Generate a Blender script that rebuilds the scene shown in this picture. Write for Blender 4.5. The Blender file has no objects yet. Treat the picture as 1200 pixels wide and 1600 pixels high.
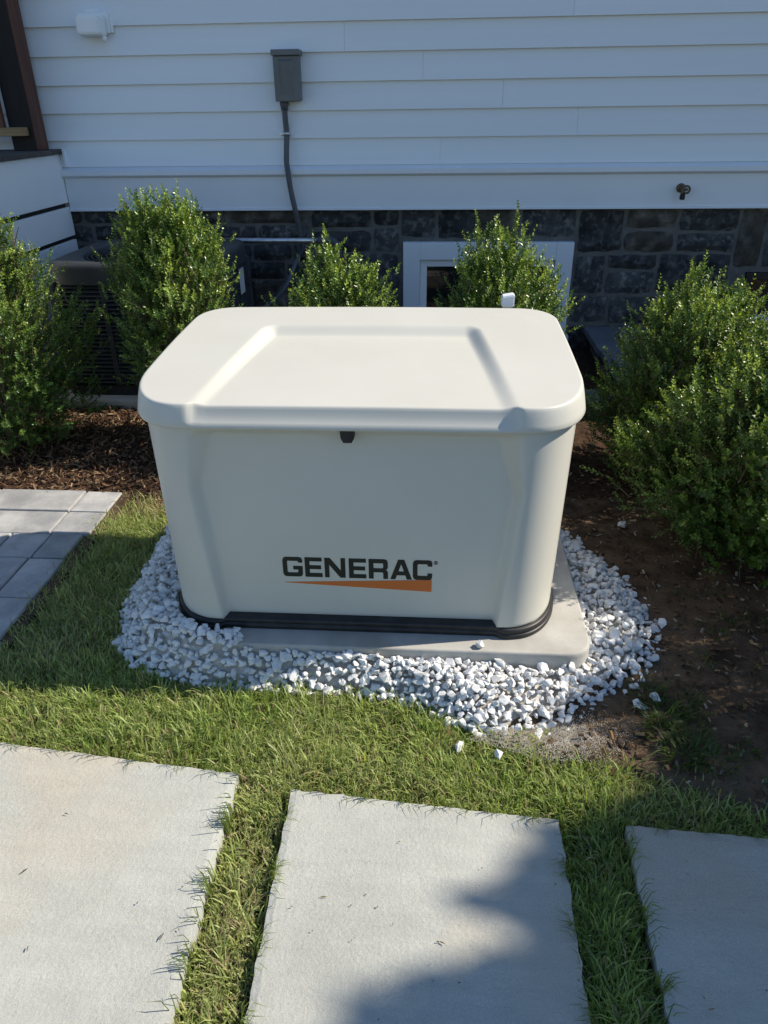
import bpy, bmesh, math, random
import numpy as np
from mathutils import Vector, Matrix, noise

SC = bpy.context.scene
COL = SC.collection
RNG = np.random.default_rng(7)
random.seed(7)

# ------------------------------------------------------------------ camera, sky, sun, exposure
cam_d = bpy.data.cameras.new('camera')
cam_d.sensor_fit = 'VERTICAL'; cam_d.sensor_height = 24.0; cam_d.sensor_width = 18.0
cam_d.lens = 24.0 * 1150.0 / 1600.0
cam_d.clip_start = 0.02; cam_d.clip_end = 500
cam = bpy.data.objects.new('camera', cam_d); COL.objects.link(cam)
cr = Vector((0.99760003, 0.06816068, -0.01217825))
cu = Vector((-0.02228281, 0.48256984, 0.875574))
cb = Vector((0.06555657, -0.87320128, 0.4829305))
M = Matrix.Identity(4)
for i in range(3):
    M[i][0], M[i][1], M[i][2] = cr[i], cu[i], cb[i]
M[2][3] = 1.5
cam.matrix_world = M
SC.camera = cam

SUN = Vector((1.1, 0.22, 1.0)).normalized()
sun_el = math.asin(SUN.z); sun_rot = math.atan2(SUN.x, SUN.y)
world = bpy.data.worlds.new('World'); SC.world = world; world.use_nodes = True
wn = world.node_tree; wn.nodes.clear()
w_out = wn.nodes.new('ShaderNodeOutputWorld'); w_bg = wn.nodes.new('ShaderNodeBackground')
w_sky = wn.nodes.new('ShaderNodeTexSky'); w_sky.sky_type = 'NISHITA'; w_sky.sun_disc = False
w_sky.sun_elevation = sun_el; w_sky.sun_rotation = sun_rot
w_sky.air_density = 1.0; w_sky.dust_density = 0.1; w_sky.ozone_density = 4.0
w_bg.inputs['Strength'].default_value = 0.122
wn.links.new(w_sky.outputs[0], w_bg.inputs[0]); wn.links.new(w_bg.outputs[0], w_out.inputs[0])
sun_d = bpy.data.lights.new('sun', 'SUN'); sun_d.energy = 5.0; sun_d.angle = math.radians(0.53)
sun_d.color = (1.0, 0.912, 0.78)
sun = bpy.data.objects.new('sun', sun_d); COL.objects.link(sun)
sun.rotation_euler = SUN.to_track_quat('Z', 'Y').to_euler(); sun.location = (8, 2, 8)
SC.view_settings.view_transform = 'Standard'; SC.view_settings.look = 'None'
SC.view_settings.exposure = 0.34; SC.view_settings.gamma = 1.0
SC.view_settings.use_curve_mapping = False

# ------------------------------------------------------------------ helpers
def tag(o, label=None, cat=None, group=None, kind=None):
    if label: o['label'] = label
    if cat: o['category'] = cat
    if group: o['group'] = group
    if kind: o['kind'] = kind
    return o

def empty(name, loc=(0, 0, 0)):
    o = bpy.data.objects.new(name, None); o.location = loc; o.empty_display_size = 0.1
    COL.objects.link(o); return o

def link(name, me, parent=None, loc=None):
    o = bpy.data.objects.new(name, me); COL.objects.link(o)
    if parent is not None:
        o.parent = parent
        o.matrix_parent_inverse = Matrix.Identity(4)
        o.location = -world_loc(parent) if loc is None else Vector(loc) - world_loc(parent)
    elif loc is not None:
        o.location = loc
    return o

def world_loc(o):
    v = Vector(o.location)
    while o.parent is not None:
        o = o.parent; v = v + Vector(o.location)
    return v

def np_mesh(name, verts, tris=None, quads=None, mat=None, smooth=False, cols=None):
    me = bpy.data.meshes.new(name)
    verts = np.asarray(verts, dtype=np.float32)
    loops = []; starts = []; n = 0
    if quads is not None and len(quads):
        q = np.asarray(quads, dtype=np.int32); loops.append(q.ravel()); starts.append(np.arange(len(q)) * 4); n = len(q) * 4
    if tris is not None and len(tris):
        t = np.asarray(tris, dtype=np.int32); loops.append(t.ravel()); starts.append(n + np.arange(len(t)) * 3)
    loops = np.concatenate(loops); starts = np.concatenate(starts).astype(np.int32)
    me.vertices.add(len(verts)); me.vertices.foreach_set('co', verts.ravel())
    me.loops.add(len(loops)); me.loops.foreach_set('vertex_index', loops)
    me.polygons.add(len(starts)); me.polygons.foreach_set('loop_start', starts)
    me.update(calc_edges=True); me.validate()
    me.polygons.foreach_set('use_smooth', np.full(len(me.polygons), bool(smooth)))
    if cols is not None:
        a = me.color_attributes.new('tint', 'FLOAT_COLOR', 'POINT')
        c = np.ones((len(verts), 4), dtype=np.float32); c[:, :cols.shape[1]] = cols
        a.data.foreach_set('color', c.ravel())
    if mat: me.materials.append(mat)
    return me

def bm_mesh(name, bm, mat=None, smooth=False):
    me = bpy.data.meshes.new(name); bm.normal_update(); bm.to_mesh(me); bm.free()
    if mat: me.materials.append(mat)
    if smooth:
        for p in me.polygons: p.use_smooth = True
    return me

def add_box(bm, x0, x1, y0, y1, z0, z1, bevel=0.0, seg=2):
    r = bmesh.ops.create_cube(bm, size=1.0)
    vs = r['verts']
    for v in vs:
        v.co = Vector(((x0 + x1) / 2 + v.co.x * (x1 - x0), (y0 + y1) / 2 + v.co.y * (y1 - y0), (z0 + z1) / 2 + v.co.z * (z1 - z0)))
    if bevel > 0:
        es = list({e for v in vs for e in v.link_edges})
        bmesh.ops.bevel(bm, geom=es, offset=bevel, segments=seg, profile=0.5, affect='EDGES')
    return vs

def box(name, b, mat, parent=None, bevel=0.0, seg=2):
    bm = bmesh.new(); add_box(bm, *b, bevel=bevel, seg=seg)
    return link(name, bm_mesh(name, bm, mat), parent)

def tube_mesh(name, pts, r, mat, n=10, cap=True):
    pts = [Vector(p) for p in pts]
    bm = bmesh.new(); rings = []
    up = Vector((0.13, 0.31, 0.94)).normalized()
    for i, p in enumerate(pts):
        t = (pts[min(i + 1, len(pts) - 1)] - pts[max(i - 1, 0)]).normalized()
        a = t.cross(up)
        if a.length < 0.05: a = t.cross(Vector((1, 0, 0)))
        a.normalize(); b = t.cross(a).normalized()
        rr = r[i] if isinstance(r, (list, tuple)) else r
        rings.append([bm.verts.new(p + (a * math.cos(2 * math.pi * k / n) + b * math.sin(2 * math.pi * k / n)) * rr) for k in range(n)])
    for i in range(len(rings) - 1):
        for k in range(n):
            bm.faces.new((rings[i][k], rings[i][(k + 1) % n], rings[i + 1][(k + 1) % n], rings[i + 1][k])).smooth = True
    if cap:
        bm.faces.new(rings[0][::-1]); bm.faces.new(rings[-1])
    bmesh.ops.recalc_face_normals(bm, faces=bm.faces)
    return bm_mesh(name, bm, mat)

def spline(pts, n=8):
    pts = [Vector(p) for p in pts]; out = []
    for i in range(len(pts) - 1):
        p0 = pts[max(i - 1, 0)]; p1 = pts[i]; p2 = pts[i + 1]; p3 = pts[min(i + 2, len(pts) - 1)]
        for k in range(n):
            t = k / n
            out.append(0.5 * ((2 * p1) + (p2 - p0) * t + (2 * p0 - 5 * p1 + 4 * p2 - p3) * t * t + (3 * p1 - p0 - 3 * p2 + p3) * t ** 3))
    out.append(pts[-1]); return out

def sstep(t):
    t = np.clip(t, 0, 1); return t * t * (3 - 2 * t)

def vnoise(x, y, seed=0, scale=1.0, octaves=3):
    """cheap smooth value noise for arrays, about -1..1"""
    x = np.asarray(x, float) * scale; y = np.asarray(y, float) * scale
    out = np.zeros(np.broadcast(x, y).shape); amp = 1.0; tot = 0
    for o in range(octaves):
        xi = np.floor(x).astype(np.int64); yi = np.floor(y).astype(np.int64); fx = x - xi; fy = y - yi
        def h(a, b):
            n = (a * 374761393 + b * 668265263 + (seed + o * 17) * 1274126177) & 0xffffffff
            n = ((n ^ (n >> 13)) * 1274126177) & 0xffffffff
            return ((n ^ (n >> 16)) & 0xffff) / 32767.5 - 1
        u = fx * fx * (3 - 2 * fx); v = fy * fy * (3 - 2 * fy)
        val = (h(xi, yi) * (1 - u) + h(xi + 1, yi) * u) * (1 - v) + (h(xi, yi + 1) * (1 - u) + h(xi + 1, yi + 1) * u) * v
        out = out + amp * val; tot += amp; amp *= 0.5; x = x * 2.03; y = y * 2.03
    return out / tot

def in_poly(x, y, poly):
    inside = np.zeros(np.shape(x), dtype=bool); n = len(poly); j = n - 1
    for i in range(n):
        xi, yi = poly[i]; xj, yj = poly[j]
        c = ((yi > y) != (yj > y)) & (x < (xj - xi) * (y - yi) / (yj - yi + 1e-12) + xi)
        inside ^= c; j = i
    return inside

def poly_dist(x, y, poly):
    d = np.full(np.shape(x), 1e9); n = len(poly)
    for i in range(n):
        ax, ay = poly[i]; bx, by = poly[(i + 1) % n]
        dx, dy = bx - ax, by - ay
        t = np.clip(((x - ax) * dx + (y - ay) * dy) / (dx * dx + dy * dy + 1e-12), 0, 1)
        d = np.minimum(d, np.hypot(x - ax - t * dx, y - ay - t * dy))
    return d

# ------------------------------------------------------------------ materials
def new_mat(name):
    m = bpy.data.materials.new(name); m.use_nodes = True
    nt = m.node_tree; b = nt.nodes['Principled BSDF']
    return m, nt, b

def mat(name, c1, c2=None, scale=6.0, rough=0.6, bump=0.0, bscale=60.0, metal=0.0, spec=0.4, detail=6.0,
        stretch=(1, 1, 1), c3=None, scale3=1.5, bdist=0.004, rough_var=0.0, lo=0.35, hi=0.65, coords='Object', per_obj=0.0):
    m, nt, b = new_mat(name); L = nt.links.new
    b.inputs['Roughness'].default_value = rough; b.inputs['Metallic'].default_value = metal
    b.inputs['Specular IOR Level'].default_value = spec
    tc = nt.nodes.new('ShaderNodeTexCoord'); mp = nt.nodes.new('ShaderNodeMapping')
    mp.inputs['Scale'].default_value = stretch
    L(tc.outputs[coords], mp.inputs['Vector'])
    vec = mp.outputs[0]
    if per_obj:
        oi = nt.nodes.new('ShaderNodeObjectInfo'); ad = nt.nodes.new('ShaderNodeVectorMath'); ad.operation = 'MULTIPLY_ADD'
        cx = nt.nodes.new('ShaderNodeCombineXYZ')
        for k in range(3): L(oi.outputs['Random'], cx.inputs[k])
        ad.inputs[1].default_value = (37, 53, 71); L(cx.outputs[0], ad.inputs[0]); L(mp.outputs[0], ad.inputs[2]); vec = ad.outputs[0]
    col = None
    if c2 is not None:
        n1 = nt.nodes.new('ShaderNodeTexNoise'); n1.inputs['Scale'].default_value = scale; n1.inputs['Detail'].default_value = detail
        n1.inputs['Roughness'].default_value = 0.62
        L(vec, n1.inputs['Vector'])
        r = nt.nodes.new('ShaderNodeValToRGB'); r.color_ramp.elements[0].position = lo; r.color_ramp.elements[1].position = hi
        r.color_ramp.elements[0].color = (*c1, 1); r.color_ramp.elements[1].color = (*c2, 1)
        L(n1.outputs[0], r.inputs[0]); col = r.outputs[0]
        if c3 is not None:
            n3 = nt.nodes.new('ShaderNodeTexNoise'); n3.inputs['Scale'].default_value = scale3; n3.inputs['Detail'].default_value = 4
            L(vec, n3.inputs['Vector'])
            r3 = nt.nodes.new('ShaderNodeValToRGB'); r3.color_ramp.elements[0].position = 0.5; r3.color_ramp.elements[1].position = 0.72
            r3.color_ramp.elements[0].color = (0, 0, 0, 1); r3.color_ramp.elements[1].color = (1, 1, 1, 1)
            L(n3.outputs[0], r3.inputs[0])
            mx = nt.nodes.new('ShaderNodeMix'); mx.data_type = 'RGBA'
            L(r3.outputs[0], mx.inputs['Factor']); L(col, mx.inputs['A']); mx.inputs['B'].default_value = (*c3, 1); col = mx.outputs['Result']
        if per_obj:
            hs = nt.nodes.new('ShaderNodeHueSaturation'); mr = nt.nodes.new('ShaderNodeMapRange')
            mr.inputs['To Min'].default_value = 1 - per_obj; mr.inputs['To Max'].default_value = 1 + per_obj
            L(oi.outputs['Random'], mr.inputs['Value']); L(mr.outputs[0], hs.inputs['Value']); L(col, hs.inputs['Color']); col = hs.outputs[0]
        L(col, b.inputs['Base Color'])
    else:
        b.inputs['Base Color'].default_value = (*c1, 1)
    if bump > 0:
        nb = nt.nodes.new('ShaderNodeTexNoise'); nb.inputs['Scale'].default_value = bscale; nb.inputs['Detail'].default_value = 8
        nb.inputs['Roughness'].default_value = 0.65
        L(vec, nb.inputs['Vector'])
        bp = nt.nodes.new('ShaderNodeBump'); bp.inputs['Strength'].default_value = bump; bp.inputs['Distance'].default_value = bdist
        L(nb.outputs[0], bp.inputs['Height']); L(bp.outputs[0], b.inputs['Normal'])
    if rough_var > 0:
        nr = nt.nodes.new('ShaderNodeTexNoise'); nr.inputs['Scale'].default_value = 5; nr.inputs['Detail'].default_value = 6
        L(vec, nr.inputs['Vector'])
        mr = nt.nodes.new('ShaderNodeMapRange'); mr.inputs['To Min'].default_value = rough - rough_var; mr.inputs['To Max'].default_value = rough + rough_var
        L(nr.outputs[0], mr.inputs['Value']); L(mr.outputs[0], b.inputs['Roughness'])
    return m

def leaf_mat(name, rough=0.45, trans=0.3, spec=0.4):
    m, nt, b = new_mat(name); L = nt.links.new
    at = nt.nodes.new('ShaderNodeAttribute'); at.attribute_name = 'tint'
    L(at.outputs['Color'], b.inputs['Base Color']); b.inputs['Roughness'].default_value = rough
    b.inputs['Specular IOR Level'].default_value = spec
    tr = nt.nodes.new('ShaderNodeBsdfTranslucent')
    hs = nt.nodes.new('ShaderNodeHueSaturation'); hs.inputs['Saturation'].default_value = 1.15; hs.inputs['Value'].default_value = 1.3
    hs.inputs['Hue'].default_value = 0.485
    L(at.outputs['Color'], hs.inputs['Color']); L(hs.outputs[0], tr.inputs['Color'])
    mx = nt.nodes.new('ShaderNodeMixShader'); mx.inputs[0].default_value = trans
    out = nt.nodes['Material Output']
    L(b.outputs[0], mx.inputs[1]); L(tr.outputs[0], mx.inputs[2]); L(mx.outputs[0], out.inputs['Surface'])
    return m

def tint_mat(name, rough=0.85, spec=0.2, bump=0.0, bscale=200):
    m, nt, b = new_mat(name); L = nt.links.new
    at = nt.nodes.new('ShaderNodeAttribute'); at.attribute_name = 'tint'
    L(at.outputs['Color'], b.inputs['Base Color']); b.inputs['Roughness'].default_value = rough; b.inputs['Specular IOR Level'].default_value = spec
    return m

MT = {}
MT['case'] = mat('generator_case', (0.585, 0.572, 0.505), (0.61, 0.597, 0.53), scale=3, rough=0.42, bump=0.05, bscale=420, bdist=0.001, spec=0.4, rough_var=0.06)
MT['black'] = mat('black_plastic', (0.012, 0.012, 0.013), (0.03, 0.029, 0.028), scale=20, rough=0.45, bump=0.08, bscale=200, bdist=0.001)
MT['ink'] = mat('black_ink', (0.012, 0.014, 0.012), rough=0.5)
MT['orange'] = mat('orange_ink', (0.62, 0.16, 0.035), rough=0.5)
MT['siding'] = mat('siding_paint', (0.75, 0.79, 0.835), (0.78, 0.82, 0.86), scale=2.5, rough=0.55, bump=0.10, bscale=60, stretch=(0.12, 1, 5), bdist=0.0008, per_obj=0.015)
MT['trim'] = mat('trim_paint', (0.74, 0.77, 0.81), (0.77, 0.80, 0.84), scale=3, rough=0.45, bump=0.03, bscale=50)
MT['white'] = mat('white_vinyl', (0.82, 0.84, 0.86), (0.85, 0.87, 0.89), scale=3, rough=0.4)
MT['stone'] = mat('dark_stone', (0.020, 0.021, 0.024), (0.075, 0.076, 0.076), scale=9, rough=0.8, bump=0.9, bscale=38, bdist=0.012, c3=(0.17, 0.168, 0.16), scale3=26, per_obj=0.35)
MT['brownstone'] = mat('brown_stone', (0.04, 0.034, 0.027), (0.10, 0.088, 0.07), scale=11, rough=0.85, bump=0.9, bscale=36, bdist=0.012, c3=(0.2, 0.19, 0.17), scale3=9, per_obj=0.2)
MT['mortar'] = mat('mortar', (0.115, 0.11, 0.102), (0.17, 0.164, 0.153), scale=14, rough=0.95, bump=0.6, bscale=90, bdist=0.006)
MT['concrete'] = mat('concrete', (0.40, 0.385, 0.345), (0.52, 0.505, 0.46), scale=5, rough=0.85, bump=0.35, bscale=140, bdist=0.003, c3=(0.33, 0.31, 0.27), scale3=4)
MT['slab'] = mat('bluestone', (0.418, 0.422, 0.380), (0.49, 0.495, 0.448), scale=3.2, rough=0.9, bump=0.6, bscale=110, bdist=0.004, c3=(0.48, 0.435, 0.355), scale3=2.0, per_obj=0.03, spec=0.15)
def cleft(m):
    nt = m.node_tree; L = nt.links.new; b = nt.nodes['Principled BSDF']
    tc = nt.nodes.new('ShaderNodeTexCoord'); mp = nt.nodes.new('ShaderNodeMapping'); mp.inputs['Rotation'].default_value = (0, 0, math.radians(-38)); mp.inputs['Scale'].default_value = (3, 15, 1)
    n = nt.nodes.new('ShaderNodeTexNoise'); n.inputs['Scale'].default_value = 1.6; n.inputs['Detail'].default_value = 9; n.inputs['Roughness'].default_value = 0.6
    L(tc.outputs['Object'], mp.inputs['Vector']); L(mp.outputs[0], n.inputs['Vector'])
    bp = nt.nodes.new('ShaderNodeBump'); bp.inputs['Strength'].default_value = 0.8; bp.inputs['Distance'].default_value = 0.005; L(n.outputs[0], bp.inputs['Height'])
    old = b.inputs['Normal'].links[0].from_node; L(bp.outputs[0], old.inputs['Normal'])
    # fine mineral speckle
    v = nt.nodes.new('ShaderNodeTexNoise'); v.inputs['Scale'].default_value = 420; v.inputs['Detail'].default_value = 2; L(tc.outputs['Object'], v.inputs['Vector'])
    r = nt.nodes.new('ShaderNodeMapRange'); r.inputs['From Min'].default_value = .3; r.inputs['From Max'].default_value = .7; r.inputs['To Min'].default_value = .86; r.inputs['To Max'].default_value = 1.12; L(v.outputs[0], r.inputs['Value'])
    st = nt.nodes.new('ShaderNodeMapRange'); st.inputs['From Min'].default_value = .3; st.inputs['From Max'].default_value = .7; st.inputs['To Min'].default_value = .94; st.inputs['To Max'].default_value = 1.05; L(n.outputs[0], st.inputs['Value'])
    ml = nt.nodes.new('ShaderNodeMath'); ml.operation = 'MULTIPLY'; L(r.outputs[0], ml.inputs[0]); L(st.outputs[0], ml.inputs[1])
    src = b.inputs['Base Color'].links[0].from_socket; hs = nt.nodes.new('ShaderNodeHueSaturation'); L(src, hs.inputs['Color']); L(ml.outputs[0], hs.inputs['Value']); L(hs.outputs[0], b.inputs['Base Color'])
cleft(MT['slab'])
MT['paver'] = mat('paver_stone', (0.30, 0.30, 0.30), (0.47, 0.465, 0.45), scale=9, rough=0.9, bump=0.5, bscale=60, bdist=0.004, c3=(0.26, 0.26, 0.265), scale3=5, per_obj=0.12)
MT['gravel'] = mat('white_marble', (0.66, 0.66, 0.65), (0.82, 0.82, 0.805), scale=22, rough=0.8, bump=0.3, bscale=160, bdist=0.002, c3=(0.50, 0.49, 0.47), scale3=25, per_obj=0.10)
MT['dust'] = mat('stone_dust', (0.40, 0.365, 0.31), (0.66, 0.64, 0.59), scale=16, rough=0.95, bump=0.8, bscale=180, bdist=0.006)
MT['paledust'] = mat('pale_fines', (0.44, 0.39, 0.31), (0.60, 0.56, 0.48), scale=60, rough=0.95)
MT['soil'] = mat('brown_soil', (0.058, 0.039, 0.026), (0.165, 0.115, 0.074), scale=9, rough=0.95, bump=0.9, bscale=120, bdist=0.008, c3=(0.20, 0.14, 0.09), scale3=3.5, spec=0.1)
MT['mulchbase'] = mat('mulch_base', (0.035, 0.02, 0.013), (0.10, 0.06, 0.037), scale=40, rough=0.95, bump=1.0, bscale=120, bdist=0.01, spec=0.1)
MT['ground'] = mat('ground_earth', (0.040, 0.038, 0.020), (0.10, 0.085, 0.045), scale=12, rough=0.95, bump=0.8, bscale=90, bdist=0.008, spec=0.1)
MT['chips'] = tint_mat('bark_chips')
MT['grass'] = leaf_mat('grass_blades', rough=0.45, trans=0.46, spec=0.45)
MT['leaf'] = leaf_mat('shrub_leaves', rough=0.34, trans=0.24, spec=0.5)
MT['crown'] = leaf_mat('tree_leaves', rough=0.5, trans=0.2)
MT['twig'] = mat('twig_bark', (0.10, 0.075, 0.045), (0.18, 0.14, 0.09), scale=30, rough=0.9)
MT['bark'] = mat('bark', (0.06, 0.045, 0.03), (0.14, 0.11, 0.08), scale=8, rough=0.95, bump=0.8, bscale=30, bdist=0.02, stretch=(1, 1, 0.2))
MT['acmetal'] = mat('ac_metal', (0.036, 0.039, 0.043), (0.05, 0.053, 0.058), scale=6, rough=0.5, bump=0.05, bscale=200, metal=0.0)
MT['acdark'] = mat('ac_dark', (0.012, 0.013, 0.014), (0.025, 0.026, 0.028), scale=30, rough=0.6)
MT['boxgrey'] = mat('grey_enamel', (0.115, 0.125, 0.13), (0.14, 0.15, 0.155), scale=8, rough=0.4, bump=0.04, bscale=150)
MT['conduit'] = mat('grey_conduit', (0.075, 0.08, 0.09), (0.10, 0.105, 0.115), scale=10, rough=0.5)
MT['galv'] = mat('galvanized', (0.45, 0.47, 0.5), (0.62, 0.64, 0.66), scale=30, rough=0.35, metal=0.9)
MT['brass'] = mat('old_brass', (0.10, 0.07, 0.045), (0.20, 0.14, 0.09), scale=40, rough=0.5, metal=0.6)
MT['postwood'] = mat('stained_wood', (0.075, 0.028, 0.017), (0.16, 0.064, 0.038), scale=9, rough=0.6, bump=0.25, bscale=40, bdist=0.003, stretch=(6, 6, 0.35))
MT['darkwood'] = mat('near_black_wood', (0.008, 0.006, 0.006), (0.014, 0.010, 0.009), scale=9, rough=0.7, stretch=(6, 6, .4))
MT['railwood'] = mat('rail_wood', (0.26, 0.17, 0.075), (0.36, 0.25, 0.12), scale=8, rough=0.65, bump=0.2, bscale=40, bdist=0.002, stretch=(0.4, 5, 5))
MT['deckboard'] = mat('deck_board', (0.055, 0.05, 0.047), (0.10, 0.09, 0.083), scale=9, rough=0.75, bump=0.2, bscale=40, stretch=(5, 0.4, 1))
MT['navy'] = mat('dark_slate_cap', (0.10, 0.11, 0.12), (0.15, 0.16, 0.17), scale=7, rough=0.8, bump=0.3, bscale=80, bdist=0.003)
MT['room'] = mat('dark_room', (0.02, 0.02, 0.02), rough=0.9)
m, nt, b = new_mat('window_glass'); MT['glass'] = m
b.inputs['Base Color'].default_value = (0.03, 0.035, 0.035, 1); b.inputs['Roughness'].default_value = 0.03; b.inputs['Specular IOR Level'].default_value = 0.8
b.inputs['Transmission Weight'].default_value = 0.5
MT['roof'] = mat('roof_shingle', (0.05, 0.05, 0.055), (0.09, 0.09, 0.095), scale=12, rough=0.95)
MT['tag'] = mat('paper_label', (0.55, 0.55, 0.55), (0.62, 0.62, 0.62), scale=10, rough=0.6)

# ------------------------------------------------------------------ key outlines (metres, camera above the origin)
GCX = -0.215                                    # generator centre line
SLABS = [
    [(-1.20, 0.25), (-0.462, 0.25), (-0.484, 1.305), (-1.20, 1.378)],
    [(-0.322, 0.25), (0.319, 0.25), (0.317, 1.212), (-0.339, 1.265)],
    [(0.447, 0.25), (1.14, 0.25), (1.12, 1.172), (0.475, 1.207)],
]
GRAVEL = [(-1.09, 2.62), (-1.085, 2.41), (-1.067, 2.164), (-1.065, 1.988), (-1.02, 1.884), (-1.0, 1.80), (-0.917, 1.705), (-0.70, 1.635),
          (-0.37, 1.625), (-0.095, 1.61), (0.02, 1.55), (0.126, 1.485), (0.25, 1.475), (0.38, 1.515), (0.49, 1.60), (0.60, 1.69),
          (0.691, 1.757), (0.745, 1.92), (0.755, 2.083), (0.709, 2.274), (0.625, 2.43), (0.55, 2.62)]
PAVE_X = -1.385

# ------------------------------------------------------------------ ground sheets
bm = bmesh.new()
vs = [bm.verts.new(p) for p in ((-80, -80, -0.045), (80, -80, -0.045), (80, 80, -0.045), (-80, 80, -0.045))]
bm.faces.new(vs)
tag(link('ground', bm_mesh('ground', bm, MT['ground'])), kind='structure')

def height_sheet(name, x0, x1, y0, y1, step, hfun, m, keep=None):
    xs = np.arange(x0, x1 + step * .5, step); ys = np.arange(y0, y1 + step * .5, step)
    X, Y = np.meshgrid(xs, ys); Z = hfun(X, Y)
    nx, ny = len(xs), len(ys); idx = np.arange(nx * ny).reshape(ny, nx)
    q = np.stack([idx[:-1, :-1], idx[:-1, 1:], idx[1:, 1:], idx[1:, :-1]], -1).reshape(-1, 4)
    if keep is not None:
        xc = (X[:-1, :-1] + X[1:, 1:]).ravel() / 2; yc = (Y[:-1, :-1] + Y[1:, 1:]).ravel() / 2
        q = q[keep(xc, yc)]
    return np_mesh(name, np.stack([X, Y, Z], -1).reshape(-1, 3), quads=q, mat=m, smooth=True)

def soil_h(X, Y):
    e = np.minimum(np.minimum(X + 0.25, 3.4 - X), np.minimum(Y - 0.55, 3.15 - Y)) / 0.15
    return -0.05 + 0.045 * np.clip(e, 0, 1) + 0.012 * vnoise(X, Y, 3, 6) + 0.006 * vnoise(X, Y, 5, 25) + 0.003 * vnoise(X, Y, 9, 70)
def soil_edge(y):      # lawn / soil border on the right
    return np.interp(y, [0.9, 1.2, 1.27, 1.32, 1.365, 1.40, 1.43, 1.47], [0.9, 0.86, 0.83, 0.72, 0.58, 0.47, 0.36, 0.22])
tag(link('soil_bed', height_sheet('soil_bed', -0.1, 3.4, 0.55, 3.2, 0.018, lambda X, Y: soil_h(X, Y) - .05 * np.clip((soil_edge(Y) + .02 - X + .03 * vnoise(X, Y, 77, 9)) / .10, 0, 1), MT['soil'],
    keep=lambda x, y: (x > soil_edge(y) - 0.30) & ~((y < 1.21) & (x < 1.15)))), kind='structure')

def mulch_h(X, Y):
    e = np.clip((Y - 2.80) / 0.12, 0, 1)
    return -0.045 + 0.05 * e + 0.035 * np.clip((Y - 3.2) / 1.2, 0, 1) + 0.012 * vnoise(X, Y, 13, 5) + 0.007 * vnoise(X, Y, 15, 22)
tag(link('mulch_bed', height_sheet('mulch_bed', -4.5, 3.4, 2.78, 4.98, 0.03, mulch_h, MT['mulchbase'])), kind='structure')

# bark chips and soil litter
def chips_mesh(name, n, xr, yr, hf, lr, wr, palette, keep=None, tilt=0.45):
    x = RNG.uniform(*xr, n); y = RNG.uniform(*yr, n)
    if keep is not None:
        k = keep(x, y); x = x[k]; y = y[k]; n = len(x)
    z = hf(x, y) + RNG.uniform(0.0, 0.012, n)
    L = RNG.uniform(*lr, n) * RNG.uniform(.5, 1, n); W = RNG.uniform(*wr, n)
    a = RNG.uniform(0, 2 * np.pi, n); tl = RNG.normal(0, tilt, n); rl = RNG.uniform(-.6, .6, n)
    d = np.stack([np.cos(a) * np.cos(tl), np.sin(a) * np.cos(tl), np.sin(tl)], -1)
    s = np.stack([-np.sin(a) * np.cos(rl), np.cos(a) * np.cos(rl), np.sin(rl)], -1)
    nrm = np.cross(d, s)
    c = np.stack([x, y, z + 0.5 * L * np.abs(np.sin(tl)) * .6], -1)
    T = np.minimum(W * .35, .004)[:, None]
    e = d * (L / 2)[:, None]; f = s * (W / 2)[:, None]
    v = np.stack([c - e - f * .6, c + e - f, c + e * .9 + f, c - e + f, c - e * .8 + nrm * T, c + e * .8 + nrm * T], 1).reshape(-1, 3)
    b0 = (np.arange(n) * 6)[:, None]
    q = np.concatenate([b0 + [[0, 1, 5, 4]], b0 + [[4, 5, 2, 3]]], 0)
    t = np.concatenate([b0 + [[0, 4, 3]], b0 + [[1, 2, 5]]], 0)
    pal = np.array(palette); col = pal[RNG.integers(0, len(pal), n)] * RNG.uniform(.6, 1.3, (n, 1))
    return np_mesh(name, v, tris=t, quads=q, mat=MT['chips'], cols=np.repeat(col, 6, 0))
BARK = [(0.06, 0.032, 0.02), (0.10, 0.055, 0.033), (0.15, 0.09, 0.05), (0.24, 0.16, 0.09), (0.045, 0.025, 0.017), (0.30, 0.21, 0.12), (0.17, 0.09, 0.05)]
tag(link('bark_mulch', chips_mesh('bark_mulch', 26000, (-3.2, 0.4), (2.79, 4.4), mulch_h, (.012, .06), (.003, .011), BARK)), kind='stuff')
SOILP = [(0.07, 0.043, 0.027), (0.13, 0.085, 0.052), (0.10, 0.065, 0.04), (0.22, 0.16, 0.10), (0.30, 0.25, 0.19), (0.05, 0.032, 0.02)]
tag(link('soil_litter', chips_mesh('soil_litter', 9000, (0.2, 2.6), (1.2, 3.6),
    lambda x, y: np.where(y < 3.0, soil_h(x, y), mulch_h(x, y)), (.006, .035), (.003, .012), SOILP,
    keep=lambda x, y: (x > soil_edge(y) - 0.03) & ~in_poly(x, y, GRAVEL) & (RNG.random(len(x)) < 0.55 + 0.4 * vnoise(x, y, 21, 4)), tilt=.25)), kind='stuff')
LEAFP = [(.30, .20, .09), (.22, .13, .06), (.38, .28, .14), (.16, .09, .05)]
tag(link('fallen_leaves', chips_mesh('fallen_leaves', 900, (0.3, 2.4), (1.25, 3.1), soil_h, (.012, .034), (.007, .016), LEAFP,
    keep=lambda x, y: (x > soil_edge(y) + .05) & ~in_poly(x, y, GRAVEL) & (RNG.random(len(x)) < .25 + .5 * (x > .9)), tilt=.3)), kind='stuff')
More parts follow.
